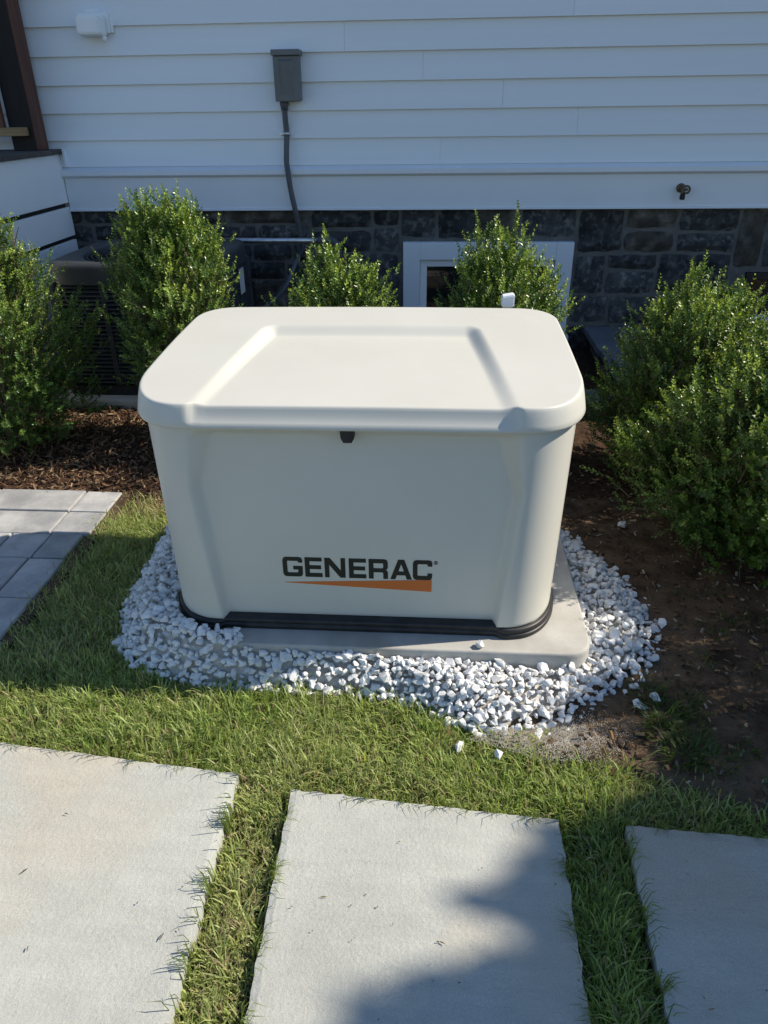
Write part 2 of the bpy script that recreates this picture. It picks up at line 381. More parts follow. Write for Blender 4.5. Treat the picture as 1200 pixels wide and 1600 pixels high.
def clod_mesh():
    vs, ts = [], []; n = 0
    for i in range(2600):
        x = RNG.uniform(0.25, 2.2); y = RNG.uniform(1.25, 3.1)
        if x < soil_edge(y) - .02 or in_poly(np.array(x), np.array(y), GRAVEL): continue
        r = RNG.choice([.003, .005, .008, .014], p=[.45, .35, .15, .05]) * RNG.uniform(.7, 1.3)
        p = RNG.normal(0, 1, (6, 3)) * .3 + np.array([[1, 0, 0], [-1, 0, 0], [0, 1, 0], [0, -1, 0], [0, 0, .8], [0, 0, -.8]])
        vs.append(p * r * np.array([1, 1, .7]) + [x, y, float(soil_h(x, y)) + r * .4])
        ts += [(n + a, n + b, n + c) for a, b, c in ((0, 2, 4), (2, 1, 4), (1, 3, 4), (3, 0, 4), (2, 0, 5), (1, 2, 5), (3, 1, 5), (0, 3, 5))]; n += 6
    return np_mesh('soil_clods', np.concatenate(vs), tris=ts, mat=MT['soil'])
tag(link('soil_clods', clod_mesh()), kind='stuff')

# ------------------------------------------------------------------ house
house = tag(empty('house', (0, 4.95, 0)), 'house wall with pale grey lap siding above a dark stone foundation', 'house')
HX0, HX1, HZ = -5.0, 9.0, 5.15
box('wall', (HX0, HX1, 4.965, 8.0, 0.95, HZ), MT['siding'], house)
WX0, WX1, WZ0, WZ1 = -0.116, 0.745, 0.20, 0.63        # basement window opening
W2 = (1.95, 2.75, 0.335, 0.55)
# foundation with openings: mortar pieces butted end to end
bm = bmesh.new()
for (a, b_, c, d) in ((HX0, WX0, -0.3, 0.95), (WX1, W2[0], -0.3, 0.95), (W2[1], HX1, -0.3, 0.95),
                      (WX0, WX1, -0.3, WZ0), (WX0, WX1, WZ1, 0.95), (W2[0], W2[1], -0.3, W2[2]), (W2[0], W2[1], W2[3], 0.95)):
    add_box(bm, a, b_, 4.972, 5.30, c, d)
found = link('foundation', bm_mesh('foundation', bm, MT['mortar']), house)
box('interior', (HX0, HX1, 5.75, 5.8, -0.3, 0.94), MT['room'], house)

def stone_obj(x0, x1, z0, z1, m, parent=found, y=4.954, depth=0.015, axis='y'):
    nx = max(4, min(8, int((x1 - x0) / .04))); nz = max(3, min(6, int((z1 - z0) / .04)))
    sx = random.uniform(0, 99); vs = []
    for j in range(nz + 1):
        for i in range(nx + 1):
            u = i / nx; v = j / nz
            eb = min(min(u, 1 - u) * (x1 - x0), min(v, 1 - v) * (z1 - z0))
            px = x0 + u * (x1 - x0) + random.uniform(-.006, .006); pz = z0 + v * (z1 - z0) + random.uniform(-.006, .006)
            if i in (0, nx) and j in (0, nz):
                px += .005 * (1 if i == 0 else -1); pz += .005 * (1 if j == 0 else -1)
            py = y + (depth if eb < 1e-6 else random.uniform(-.007, .007))
            vs.append((px, py, pz) if axis == 'y' else (py, px, pz))
    q = [(j * (nx + 1) + i, j * (nx + 1) + i + 1, (j + 1) * (nx + 1) + i + 1, (j + 1) * (nx + 1) + i) for j in range(nz) for i in range(nx)]
    if axis != 'y': q = [t[::-1] for t in q]
    return link('stone', np_mesh('stone', vs, quads=q, mat=m), parent)

def lay_stones(x0, x1, rows, lmin, lmax, seed):
    random.seed(seed)
    for (z0, z1) in rows:
        x = x0 - random.uniform(0, .15)
        while x < x1 - 0.03:
            L = random.uniform(lmin, lmax)
            if z1 - z0 < .1: L *= 1.1
            e = min(x + L, x1)
            if x1 - e < 0.09: e = x1
            a = max(x, x0)
            if e - a > .03:
                mm = MT['brownstone'] if random.random() < .16 else MT['stone']
                dz0 = random.uniform(-.008, .008); dz1 = random.uniform(-.008, .008)
                if L > .2 and z1 - z0 > .2 and random.random() < .28:      # split into two shorter stones
                    zm = z0 + (z1 - z0) * random.uniform(.4, .6)
                    stone_obj(a + .012, e - .012, z0 + .012, zm - .011, mm); stone_obj(a + .012, e - .012, zm + .011, z1 - .012, mm)
                else:
                    stone_obj(a + .010, e - .010, z0 + .010 + dz0, min(z1 - .010 + dz1, 0.928), mm)
            x = e
# left of the window: thin courses near the air conditioner, large stones beside the window
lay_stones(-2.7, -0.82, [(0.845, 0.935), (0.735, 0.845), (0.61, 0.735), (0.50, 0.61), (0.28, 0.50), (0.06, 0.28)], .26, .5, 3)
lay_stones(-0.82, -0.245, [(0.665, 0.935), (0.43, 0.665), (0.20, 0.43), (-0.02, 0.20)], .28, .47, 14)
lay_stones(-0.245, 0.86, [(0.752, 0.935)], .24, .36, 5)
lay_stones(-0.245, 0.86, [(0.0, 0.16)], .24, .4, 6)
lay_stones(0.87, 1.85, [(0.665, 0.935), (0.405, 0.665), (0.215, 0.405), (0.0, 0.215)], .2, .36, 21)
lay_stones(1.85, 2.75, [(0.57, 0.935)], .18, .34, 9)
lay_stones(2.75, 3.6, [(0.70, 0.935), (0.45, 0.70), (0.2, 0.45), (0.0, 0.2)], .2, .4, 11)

# windows
def window(x0, x1, z0, z1, cas):
    fr = empty('window', (0, 4.95, 0)); fr.parent = house; fr.location = (0, 0, 0)
    s = .045
    if cas > .02:
     bm = bmesh.new()                                     # casing around the opening, with a proud face
     yf = 4.925
     add_box(bm, x0 - cas, x0, yf, 4.975, z0 - .05, z1 + cas, .004)
     add_box(bm, x1, x1 + cas, yf, 4.975, z0 - .05, z1 + cas, .004)
     add_box(bm, x0, x1, yf + .001, 4.975, z1, z1 + cas, .004)
     link('casing', bm_mesh('casing', bm, MT['trim']), fr)
    box('sill', (x0 - cas - .02, x1 + cas + .02, 4.895, 4.98, z0 - .085, z0 - .05), MT['trim'], fr, .004)
    bm = bmesh.new(); s = .045
    add_box(bm, x0 + .002, x0 + s, 4.955, 5.0, z0 - .048, z1 - .002, .003); add_box(bm, x1 - s, x1 - .002, 4.955, 5.0, z0 - .048, z1 - .002, .003)
    add_box(bm, x0 + s, x1 - s, 4.956, 5.0, z1 - s, z1 - .002, .003); add_box(bm, x0 + s, x1 - s, 4.956, 5.0, z0 - .048, z0 + s, .003)
    link('sash', bm_mesh('sash', bm, MT['white'] if cas > .02 else MT['black']), fr)
    box('pane', (x0 + s - .004, x1 - s + .004, 4.978, 4.984, z0 + s - .004, z1 - s + .004), MT['glass'], fr)
window(WX0, WX1, WZ0, WZ1, 0.108)
window(W2[0], W2[1], W2[2], W2[3], 0.0)

# lap siding
EXPO = 0.1465; Z0 = 1.190
butts = {0: [0.0, 3.4], 1: [0.795, -3.1, 4.2], 2: [0.353, -2.9, 3.9], 3: [-0.11, 3.5], 4: [-0.558, 3.1], 5: [0.714, -3.2, 4.3], 6: [-1.248, 2.3]}
def board_verts(x0, x1, zb):
    y_b, y_t = 4.919, 4.9425
    return [(x, y, z) for x in (x0, x1) for (y, z) in ((y_b, zb), (4.958, zb), (4.958, zb + EXPO + .02), (y_t, zb + EXPO + .02))]
def board_quads(o=0):
    return [(o, o + 4, o + 7, o + 3), (o, o + 1, o + 5, o + 4), (o + 1, o + 2, o + 6, o + 5), (o + 2, o + 3, o + 7, o + 6), (o, o + 3, o + 2, o + 1), (o + 4, o + 5, o + 6, o + 7)]
for k in range(7):
    cuts = sorted([HX0] + butts.get(k, []) + [HX1])
    for a, b_ in zip(cuts[:-1], cuts[1:]):
        link('siding_board', np_mesh('siding_board', board_verts(a + .0005, b_ - .0005, Z0 + k * EXPO), quads=board_quads(), mat=MT['siding']), house)
vs, qs = [], []
for k in range(7, int((HZ - Z0) / EXPO)):
    qs += board_quads(len(vs)); vs += board_verts(HX0, HX1, Z0 + k * EXPO)
tag(link('upper_siding', np_mesh('upper_siding', vs, quads=qs, mat=MT['siding']), house), kind='stuff')
# water table: sloped cap, drip edge, skirt board
def prism_x(name, prof, x0, x1, m, parent):
    n = len(prof); vs = [(x0, y, z) for y, z in prof] + [(x1, y, z) for y, z in prof]
    me = bpy.data.meshes.new(name)
    me.from_pydata(vs, [], [(i, n + i, n + (i + 1) % n, (i + 1) % n) for i in range(n)] + [tuple(range(n)), tuple(range(2 * n - 1, n - 1, -1))])
    bm = bmesh.new(); bm.from_mesh(me); bmesh.ops.recalc_face_normals(bm, faces=bm.faces); bm.to_mesh(me); bm.free()
    me.materials.append(m); return link(name, me, parent)
prism_x('water_table', [(4.962, 1.193), (4.929, 1.1895), (4.918, 1.181), (4.884, 1.166), (4.884, 1.142), (4.890, 1.136), (4.905, 1.134), (4.912, 1.126), (4.962, 1.126)], -2.372, HX1, MT['trim'], house)
prism_x('skirt_board', [(4.962, 1.1255), (4.914, 1.1255), (4.914, 0.949), (4.906, 0.945), (4.906, 0.934), (4.962, 0.934)], -2.355, HX1, MT['trim'], house)
# roof well above the frame
prism_x('roof', [(4.93, HZ - .02), (4.93, HZ + .12), (6.5, HZ + 1.3), (8.45, HZ + .12), (8.45, HZ - .02)], HX0 - .3, HX1 + .3, MT['roof'], house)

# ------------------------------------------------------------------ deck on the left
deck = tag(empty('deck', (-2.36, 4.6, 0)), 'raised deck with white skirt boards and brown stained railing', 'deck')
DX = -2.36
box('fascia_board', (DX - .022, DX, 2.6, 4.925, 0.985, 1.262), MT['white'], deck, .003)
box('fascia_board', (DX - .022, DX, 2.6, 4.925, 0.790, 0.960), MT['white'], deck, .003)
box('fascia_board', (DX - .022, DX, 2.6, 4.925, 0.560, 0.765), MT['white'], deck, .003)
box('fascia_board', (DX - .022, DX, 2.6, 4.925, 0.310, 0.535), MT['white'], deck, .003)
box('fascia_board', (DX - .022, DX, 2.6, 4.925, 0.06, 0.285), MT['white'], deck, .003)
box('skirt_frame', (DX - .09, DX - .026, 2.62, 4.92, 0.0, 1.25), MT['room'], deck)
for k in range(9):
    y1 = 4.925 - k * .145
    box('deck_board', (-4.6, DX + .028, y1 - .140, y1, 1.266, 1.292), MT['deckboard'], deck, .003)
box('corner_trim', (DX + .03, DX + .045, 4.90, 4.928, 1.19, 1.296), MT['trim'], deck, .002)
box('post', (-2.535, -2.395, 4.74, 4.88, 1.2925, 2.75), MT['postwood'], deck, .004)
box('post_face', (-2.537, -2.399, 4.726, 4.7385, 1.2925, 2.75), MT['darkwood'], deck, .002)  # separate thin near-black board covering the front of the post
box('bottom_rail', (-4.4, -2.425, 4.66, 4.735, 1.372, 1.417), MT['railwood'], deck, .003)
box('top_rail', (-4.4, -2.425, 4.655, 4.738, 2.22, 2.27), MT['railwood'], deck, .004)
for k in range(16):
    x = -2.545 - .088 * k
    box('baluster', (x - .032, x, 4.682, 4.714, 1.4175, 2.2195), MT['postwood'], deck, .002)

# ------------------------------------------------------------------ wall fittings
ebox = tag(empty('electrical_box', (-0.885, 4.92, 1.52)), 'grey electrical disconnect box on the siding with conduit running down', 'electrical box')
bm = bmesh.new(); add_box(bm, -0.956, -0.816, 4.855, 4.928, 1.535, 1.775, .004); link('enclosure', bm_mesh('enclosure', bm, MT['boxgrey']), ebox)
bm = bmesh.new()                                          # front cover with a raised wedge and top hood
add_box(bm, -0.961, -0.811, 4.835, 4.853, 1.53, 1.755, .004)
a = [bm.verts.new(p) for p in ((-0.925, 4.835, 1.56), (-0.85, 4.835, 1.56), (-0.845, 4.835, 1.74), (-0.93, 4.835, 1.74), (-0.915, 4.818, 1.725), (-0.862, 4.818, 1.725))]
for f in ((3, 4, 5, 2), (0, 1, 5, 4), (0, 4, 3), (1, 2, 5)): bm.faces.new([a[i] for i in f])
link('cover', bm_mesh('cover', bm, MT['boxgrey']), ebox)
box('hood', (-0.968, -0.804, 4.822, 4.929, 1.757, 1.787), MT['boxgrey'], ebox, .004)
link('conduit', tube_mesh('conduit', spline([(-0.922, 4.895, 1.535), (-0.922, 4.893, 1.45), (-0.921, 4.90, 1.36), (-0.928, 4.875, 1.22), (-0.922, 4.862, 1.16), (-0.912, 4.868, 1.05), (-0.893, 4.878, 0.93), (-0.878, 4.91, 0.80), (-0.87, 4.93, 0.68)]), 0.0165, MT['conduit'], 12), ebox)
link('conduit_fitting', tube_mesh('conduit_fitting', [(-0.922, 4.895, 1.5355), (-0.922, 4.895, 1.51), (-0.922, 4.894, 1.505), (-0.922, 4.894, 1.485)], [.026, .026, .022, .02], MT['conduit'], 12), ebox)
bm = bmesh.new(); add_box(bm, -0.962, -0.899, 4.915, 4.9285, 1.352, 1.374, .002); add_box(bm, -0.944, -0.899, 4.878, 4.9145, 1.354, 1.372, .006)
link('strap', bm_mesh('strap', bm, MT['galv']), ebox)

jb = tag(empty('junction_box', (-2.0, 4.93, 1.92)), 'small white utility box screwed to the siding near the deck post', 'utility box')
box('back_plate', (-2.085, -1.905, 4.905, 4.934, 1.885, 1.985), MT['white'], jb, .004)
bm = bmesh.new(); v = add_box(bm, -2.068, -1.922, 4.815, 4.904, 1.868, 1.968)
for q in v:
    if q.co.y < 4.85: q.co.x = -1.995 + (q.co.x + 1.995) * .86; q.co.z -= .006 if q.co.z > 1.93 else -.008
bmesh.ops.bevel(bm, geom=list(bm.edges), offset=.007, segments=2, affect='EDGES'); link('cover', bm_mesh('cover', bm, MT['white']), jb)
for i, (x0, x1, z0, z1) in enumerate(((-2.04, -1.955, 1.9855, 2.005), (-2.108, -2.0855, 1.895, 1.97), (-1.9045, -1.888, 1.888, 1.955))):
    box('mounting_flange', (x0, x1, 4.918, 4.934, z0, z1), MT['white'], jb, .003)
link('cable_gland', tube_mesh('cable_gland', [(-1.935, 4.88, 1.869), (-1.935, 4.88, 1.845)], .014, MT['white'], 10), jb)

sp = tag(empty('hose_spigot', (1.447, 4.914, 1.04)), 'weathered brass hose spigot on the white skirt board', 'spigot')
link('flange', tube_mesh('flange', [(1.44, 4.915, 1.052), (1.44, 4.900, 1.052), (1.44, 4.895, 1.052)], [.036, .036, .02], MT['brass'], 18), sp)
link('body', tube_mesh('body', spline([(1.44, 4.898, 1.052), (1.442, 4.87, 1.05), (1.444, 4.85, 1.035), (1.445, 4.845, 1.0)], 5), .017, MT['brass'], 12), sp)
link('outlet', tube_mesh('outlet', [(1.445, 4.845, 1.012), (1.445, 4.843, 1.006), (1.445, 4.842, 0.972), (1.445, 4.842, 0.968)], [.018, .021, .021, .016], MT['acdark'], 14), sp)
hw = []
for k in range(25):
    a = 2 * math.pi * k / 24; hw.append((1.462 + .026 * math.cos(a), 4.815 + .006 * math.sin(a), 1.048 + .026 * math.sin(a)))
link('handwheel', tube_mesh('handwheel', hw, .0085, MT['brass'], 8), sp)
link('valve_stem', tube_mesh('valve_stem', [(1.444, 4.85, 1.04), (1.462, 4.818, 1.048), (1.464, 4.81, 1.049)], [.012, .01, .013], MT['brass'], 10), sp)

sp.scale = (.72, .72, .72)

# galvanised pipe between air conditioner and wall, with its elbow
pipe = tag(empty('metal_pipe', (-0.7, 4.85, 0.77)), 'horizontal silver metal pipe in front of the dark stone foundation', 'pipe')
link('pipe_run', tube_mesh('pipe_run', [(-1.62, 4.80, 0.772), (-0.735, 4.80, 0.770)], .0165, MT['galv'], 14), pipe)
link('coupling', tube_mesh('coupling', [(-0.750, 4.80, .7701), (-0.744, 4.80, .77), (-0.700, 4.80, .77), (-0.695, 4.80, .77)], [.019, .025, .025, .021], MT['conduit'], 14), pipe)
link('elbow', tube_mesh('elbow', spline([(-0.70, 4.80, .77), (-0.655, 4.80, .768), (-0.628, 4.80, .735), (-0.622, 4.82, .68), (-0.622, 4.90, .66), (-0.622, 4.98, .655)], 5), .021, MT['conduit'], 12), pipe)
cable = link('power_cable', tube_mesh('power_cable', spline([(-1.19, 4.45, 0.42), (-1.13, 4.50, 0.405), (-1.04, 4.56, 0.43), (-0.94, 4.62, 0.53), (-0.885, 4.72, 0.65), (-0.872, 4.85, 0.69), (-0.871, 4.93, 0.70)]), .0135, MT['conduit'], 10))
tag(cable, 'dark grey flexible cable curving from the air conditioner to the wall', 'cable')

# ------------------------------------------------------------------ air conditioner
AX0, AX1, AY0, AY1, AZ0, AZ1 = -2.08, -1.17, 3.87, 4.72, 0.13, 0.80
acpad = box('equipment_pad', (AX0 - .06, AX1 + .06, AY0 - .07, AY1 + .07, 0.0, 0.075), MT['concrete'], None, .01)
tag(acpad, 'low concrete pad under the dark grey air conditioner', 'concrete pad')
ac = tag(empty('air_conditioner', ((AX0 + AX1) / 2, (AY0 + AY1) / 2, 0.075)), 'dark grey air conditioner with louvred sides and round fan grille', 'air conditioner')
box('base_pan', (AX0 + .01, AX1 - .01, AY0 + .01, AY1 - .01, 0.0755, 0.135), MT['acdark'], ac, .01)
box('coil', (AX0 + .035, AX1 - .035, AY0 + .035, AY1 - .035, 0.136, 0.70), MT['acdark'], ac)
for x in (AX0, AX1 - .05):
    for y in (AY0, AY1 - .05): box('corner_post', (x, x + .05, y, y + .05, .136, .70), MT['acmetal'], ac, .012)
for k in range(1, 3):
    x = AX0 + (AX1 - AX0) * k / 3
    box('upright', (x - .014, x + .014, AY0 + .003, AY0 + .03, .137, .699), MT['acmetal'], ac, .003)
    y = AY0 + (AY1 - AY0) * k / 3
    box('upright', (AX1 - .03, AX1 - .003, y - .014, y + .014, .137, .699), MT['acmetal'], ac, .003)
NL = 24
def louvre(bm_v, horizontal_x=True):
    return bm_v
for k in range(NL):
    z = .150 + k * (.545 / NL)
    for side in range(2):
        if side == 0:
            vs = [(x, y, zz) for x in (AX0 + .05, AX1 - .05) for (y, zz) in ((AY0 + .004, z), (AY0 + .006, z + .004), (AY0 + .026, z + .016), (AY0 + .024, z + .012))]
        else:
            vs = [(x, y, zz) for y in (AY0 + .05, AY1 - .05) for (x, zz) in ((AX1 - .004, z), (AX1 - .006, z + .004), (AX1 - .026, z + .016), (AX1 - .024, z + .012))]
        link('louver', np_mesh('louver', vs, quads=[(0, 4, 5, 1), (1, 5, 6, 2), (2, 6, 7, 3), (3, 7, 4, 0), (0, 1, 2, 3), (7, 6, 5, 4)], mat=MT['acmetal']), ac)
# top cover: rounded square rim sinking to the round fan opening
def ac_top():
    n = 96; rings = []
    cx, cy = (AX0 + AX1) / 2, (AY0 + AY1) / 2; hx, hy = (AX1 - AX0) / 2 + .008, (AY1 - AY0) / 2 + .008
    def sq(a, s, e=7):
        c, s_ = math.cos(a), math.sin(a); k = (abs(c) ** e + abs(s_) ** e) ** (-1 / e); return (cx + hx * s * c * k, cy + hy * s * s_ * k)
    R = .375
    prof = [(1.0, 0, .69), (1.0, 0, .765), (.995, 0, .782), (.975, 0, .795), (.94, 0, .80), (.9, .35, .799), (.88, .8, .795), (.86, 1, .786), (.85, 1, .75), (.84, 1, .70)]
    vs = []
    for (s, t, z) in prof:
        for k in range(n):
            a = 2 * math.pi * k / n; p = sq(a, s); c = (cx + R * math.cos(a) * (s / .86 if t == 1 else 1.03), cy + R * math.sin(a) * (s / .86 if t == 1 else 1.03))
            vs.append((p[0] * (1 - t) + c[0] * t, p[1] * (1 - t) + c[1] * t, z))
    q = [(j * n + k, j * n + (k + 1) % n, (j + 1) * n + (k + 1) % n, (j + 1) * n + k) for j in range(len(prof) - 1) for k in range(n)]
    return np_mesh('top_cover', vs, quads=q, mat=MT['acmetal'], smooth=True)
link('top_cover', ac_top(), ac)
acx, acy = (AX0 + AX1) / 2, (AY0 + AY1) / 2
bm = bmesh.new(); bmesh.ops.create_circle(bm, cap_ends=True, segments=48, radius=.372, matrix=Matrix.Translation((acx, acy, .705)))
link('fan_well', bm_mesh('fan_well', bm, MT['acdark']), ac)
bm = bmesh.new()
for k in range(5):
    a0 = 2 * math.pi * k / 5
    vv = [bm.verts.new((acx + r * math.cos(a0 + da), acy + r * math.sin(a0 + da), .725 + dz)) for r, da, dz in ((.06, -.3, .0), (.33, -.28, -.008), (.33, .28, .016), (.06, .3, .012))]
    bm.faces.new(vv)
link('fan', bm_mesh('fan', bm, MT['acdark']), ac)
gg = empty('fan_guard', (0, 0, 0)); gg.parent = ac; gg.location = Vector((acx, acy, .782)) - world_loc(ac)
for i in range(12):
    r = .07 + i * .0262
    link('guard_ring', tube_mesh('guard_ring', [(acx + r * math.cos(2 * math.pi * k / 40), acy + r * math.sin(2 * math.pi * k / 40), .783) for k in range(41)], .0026, MT['acmetal'], 5, False), gg)
for i in range(6):
    a = math.pi * i / 6 + .2
    link('guard_spoke', tube_mesh('guard_spoke', [(acx - .378 * math.cos(a), acy - .378 * math.sin(a), .7785), (acx + .378 * math.cos(a), acy + .378 * math.sin(a), .7785)], .003, MT['acmetal'], 5), gg)
box('rating_label', (AX1 - .0025, AX1 + .0012, 4.42, 4.52, .52, .665), MT['tag'], ac)

# ------------------------------------------------------------------ window well / areaway wall on the right
well = tag(empty('areaway_wall', (1.1, 4.4, 0)), 'low stone wall with slate cap running out from the foundation', 'low wall')
core = box('wall_core', (1.035, 1.40, 3.98, 4.945, -0.1, 0.16), MT['mortar'], well)
random.seed(5)
for (z0, z1) in ((-.04, .055), (.06, .158)):
    y = 3.985
    while y < 4.9:
        e = min(y + random.uniform(.14, .3), 4.94)
        stone_obj(y + .012, e - .012, z0 + .008, z1 - .006, MT['stone'], core, 1.020, .012, 'x'); y = e
cap = box('cap_stone', (0.975, 1.46, 4.40, 4.948, 0.162, 0.205), MT['navy'], well, .005)
box('cap_stone', (0.985, 1.455, 3.93, 4.395, 0.162, 0.203), MT['navy'], well, .005)
curb = box('step_block', (0.82, 1.25, 3.72, 4.02, -0.05, 0.095), MT['navy'], None, .008)
tag(curb, 'short grey block lying in shade behind the generator and the right shrubs', 'concrete block')

# ------------------------------------------------------------------ pavers
pv = tag(empty('paver_path', (-1.8, 2.3, 0)), kind='structure')
random.seed(12)
bm = bmesh.new(); add_box(bm, -4.4, PAVE_X + .03, 0.6, 2.86, -.04, -.012); tag(link('paving_sand', bm_mesh('paving_sand', bm, MT['soil']), pv), kind='structure')
rows = [(2.665, 2.85), (2.475, 2.660), (2.292, 2.470), (2.034, 2.287), (1.80, 2.03), (1.57, 1.795), (1.34, 1.565), (1.11, 1.335), (0.88, 1.105), (0.65, 0.875)]
jx = [[-1.553, -1.95], [-1.553, -1.90], [-1.535, -1.70], [-1.54, -1.86], [-1.66], [-1.72], [-1.6], [-1.75], [-1.62], [-1.7]]
for (y0, y1), js in zip(rows, jx):
    xs = [PAVE_X + random.uniform(-.02, .015)] + js
    while xs[-1] > -3.6: xs.append(xs[-1] - random.choice([.2, .3, .36]))
    for a, b_ in zip(xs[:-1], xs[1:]):
        dz = random.uniform(-.0025, .0025)
        bm = bmesh.new(); add_box(bm, b_ + .0035, a - .0035, y0 + .001, y1 - .001, -.03, dz, .005, 2)
        for q in bm.verts: q.co.z += random.uniform(-.0006, .0006)
        link('paver', bm_mesh('paver', bm, MT['paver']), pv)

# ------------------------------------------------------------------ stone slabs
labels = ['large grey stone slab at lower left with faint tan streaks, fully sunlit',
          'middle grey stone slab crossed by a soft shadow at one corner',
          'right hand grey stone slab lying wholly in shade']
def slab(poly, label, seed):
    cx = sum(p[0] for p in poly) / 4; cy = sum(p[1] for p in poly) / 4
    n = 40; rs = np.random.default_rng(seed)
    u = np.linspace(0, 1, n + 1); U, V = np.meshgrid(u, u)
    P = [np.array(p) for p in poly]
    pos = ((1 - U) * (1 - V))[..., None] * P[0] + (U * (1 - V))[..., None] * P[1] + (U * V)[..., None] * P[2] + ((1 - U) * V)[..., None] * P[3]
    X, Y = pos[..., 0].copy(), pos[..., 1].copy()
    eu = (U == 0) | (U == 1); ev = (V == 0) | (V == 1)
    X += np.where(eu, rs.normal(0, .0018, X.shape), 0); Y += np.where(ev, rs.normal(0, .0012, X.shape), 0)
    Z = .0025 * vnoise(X, Y, seed, 3) + .0010 * vnoise(X, Y, seed + 4, 18) - np.where(eu | ev, .003, 0)
    top = np.stack([X - cx, Y - cy, Z], -1).reshape(-1, 3); m = n + 1
    loop = list(range(m)) + [j * m + n for j in range(1, m)] + [n * m + i for i in range(n - 1, -1, -1)] + [j * m for j in range(n - 1, 0, -1)]
    low = top[loop] * [1, 1, 0] + [0, 0, -.042]
    idx = np.arange(m * m).reshape(m, m)
    q = np.stack([idx[:-1, :-1], idx[:-1, 1:], idx[1:, 1:], idx[1:, :-1]], -1).reshape(-1, 4).tolist()
    L = len(loop); o = m * m
    q += [(loop[i], o + i, o + (i + 1) % L, loop[(i + 1) % L]) for i in range(L)]
    ob = link('stone_slab', np_mesh('stone_slab', np.concatenate([top, low]), quads=q, mat=MT['slab']), None, (cx, cy, 0.0))
    return tag(ob, label, 'paving slab', 'stone slabs set in the lawn')
for i in range(3): slab(SLABS[i], labels[i], 31 + i)
# dry twigs and specks on the slabs
vs = []; qs = []
for i in range(46):
    s = random.choice([0, 1, 1, 2]); xs = [p[0] for p in SLABS[s]]; x = random.uniform(max(min(xs), -1.0) + .03, min(max(xs), .85) - .03); y = random.uniform(.72, 1.18)
    a = random.uniform(0, 6.28); L = random.choice([.0012, .0015, .002, .003, .007]) * random.uniform(.6, 1.2); w = min(.0009, L * .5)
    c, s_ = math.cos(a), math.sin(a); o = len(vs)
    for (u, v, z) in ((-L, -w, .005), (L, -w, .006), (L, w, .006), (-L, w, .005), (0, 0, .0085)): vs.append((x + u * c - v * s_, y + u * s_ + v * c, z))
    qs += [(o, o + 1, o + 4), (o + 1, o + 2, o + 4), (o + 2, o + 3, o + 4), (o + 3, o, o + 4)]
vs = np.array(vs); pal = np.array([(.10, .07, .03), (.22, .14, .05), (.05, .05, .02), (.35, .26, .10)]); cc = np.repeat(pal[RNG.integers(0, 4, len(vs) // 5)], 5, 0)
tag(link('slab_litter', np_mesh('slab_litter', vs, tris=qs, mat=MT['chips'], cols=cc)), kind='stuff')

# ------------------------------------------------------------------ concrete pad
def rounded_rect(hx0, hx1, y0, y1, corners, n=12, ns=1):
    """corners: (rx, ry) for front-right, back-right, back-left, front-left; counter-clockwise from the front centre"""
    out = []; e = 2.25
    def arc(cx, cy, rx, ry, a0):
        for k in range(n + 1):
            a = a0 + (math.pi / 2) * k / n; c, s = math.cos(a), math.sin(a)
            out.append((cx + rx * math.copysign(abs(c) ** (2 / e), c), cy + ry * math.copysign(abs(s) ** (2 / e), s)))
    (a, b_), (c, d), (e2, f), (g, h) = corners
    arc(hx1 - a, y0 + b_, a, b_, -math.pi / 2); arc(hx1 - c, y1 - d, c, d, 0); arc(hx0 + e2, y1 - f, e2, f, math.pi / 2); arc(hx0 + g, y0 + h, g, h, math.pi)
    return out
def pad():
    o = rounded_rect(-.80, .478, 1.700, 2.80, [(.085, .085), (.085, .085), (.085, .085), (.16, .12)], 10); n = len(o)
    cx, cy = -.2, 2.2
    prof = [(1.0, -.03), (1.0, .086), (.9985, .094), (.995, .0985), (.989, .1)]
    vs = [(cx + (x - cx) * s, cy + (y - cy) * s, z) for s, z in prof for x, y in o] + [(cx, cy, .1)]
    q = [(j * n + k, j * n + (k + 1) % n, (j + 1) * n + (k + 1) % n, (j + 1) * n + k) for j in range(4) for k in range(n)]
    t = [(4 * n + k, 4 * n + (k + 1) % n, 5 * n) for k in range(n)]
    me = np_mesh('concrete_pad', vs, quads=q, tris=t, mat=MT['concrete'], smooth=True)
    for p in me.polygons:
        if p.normal.z > .99: p.use_smooth = False
    return me
tag(link('concrete_pad', pad()), 'pale concrete pad with rounded corners under the beige generator', 'concrete pad')

# ------------------------------------------------------------------ generator
GY0, GY1 = 1.790, 2.60
gen = tag(empty('standby_generator', (GCX, 2.2, 0.1)), 'large beige standby generator with recessed lid and black printed name', 'generator')

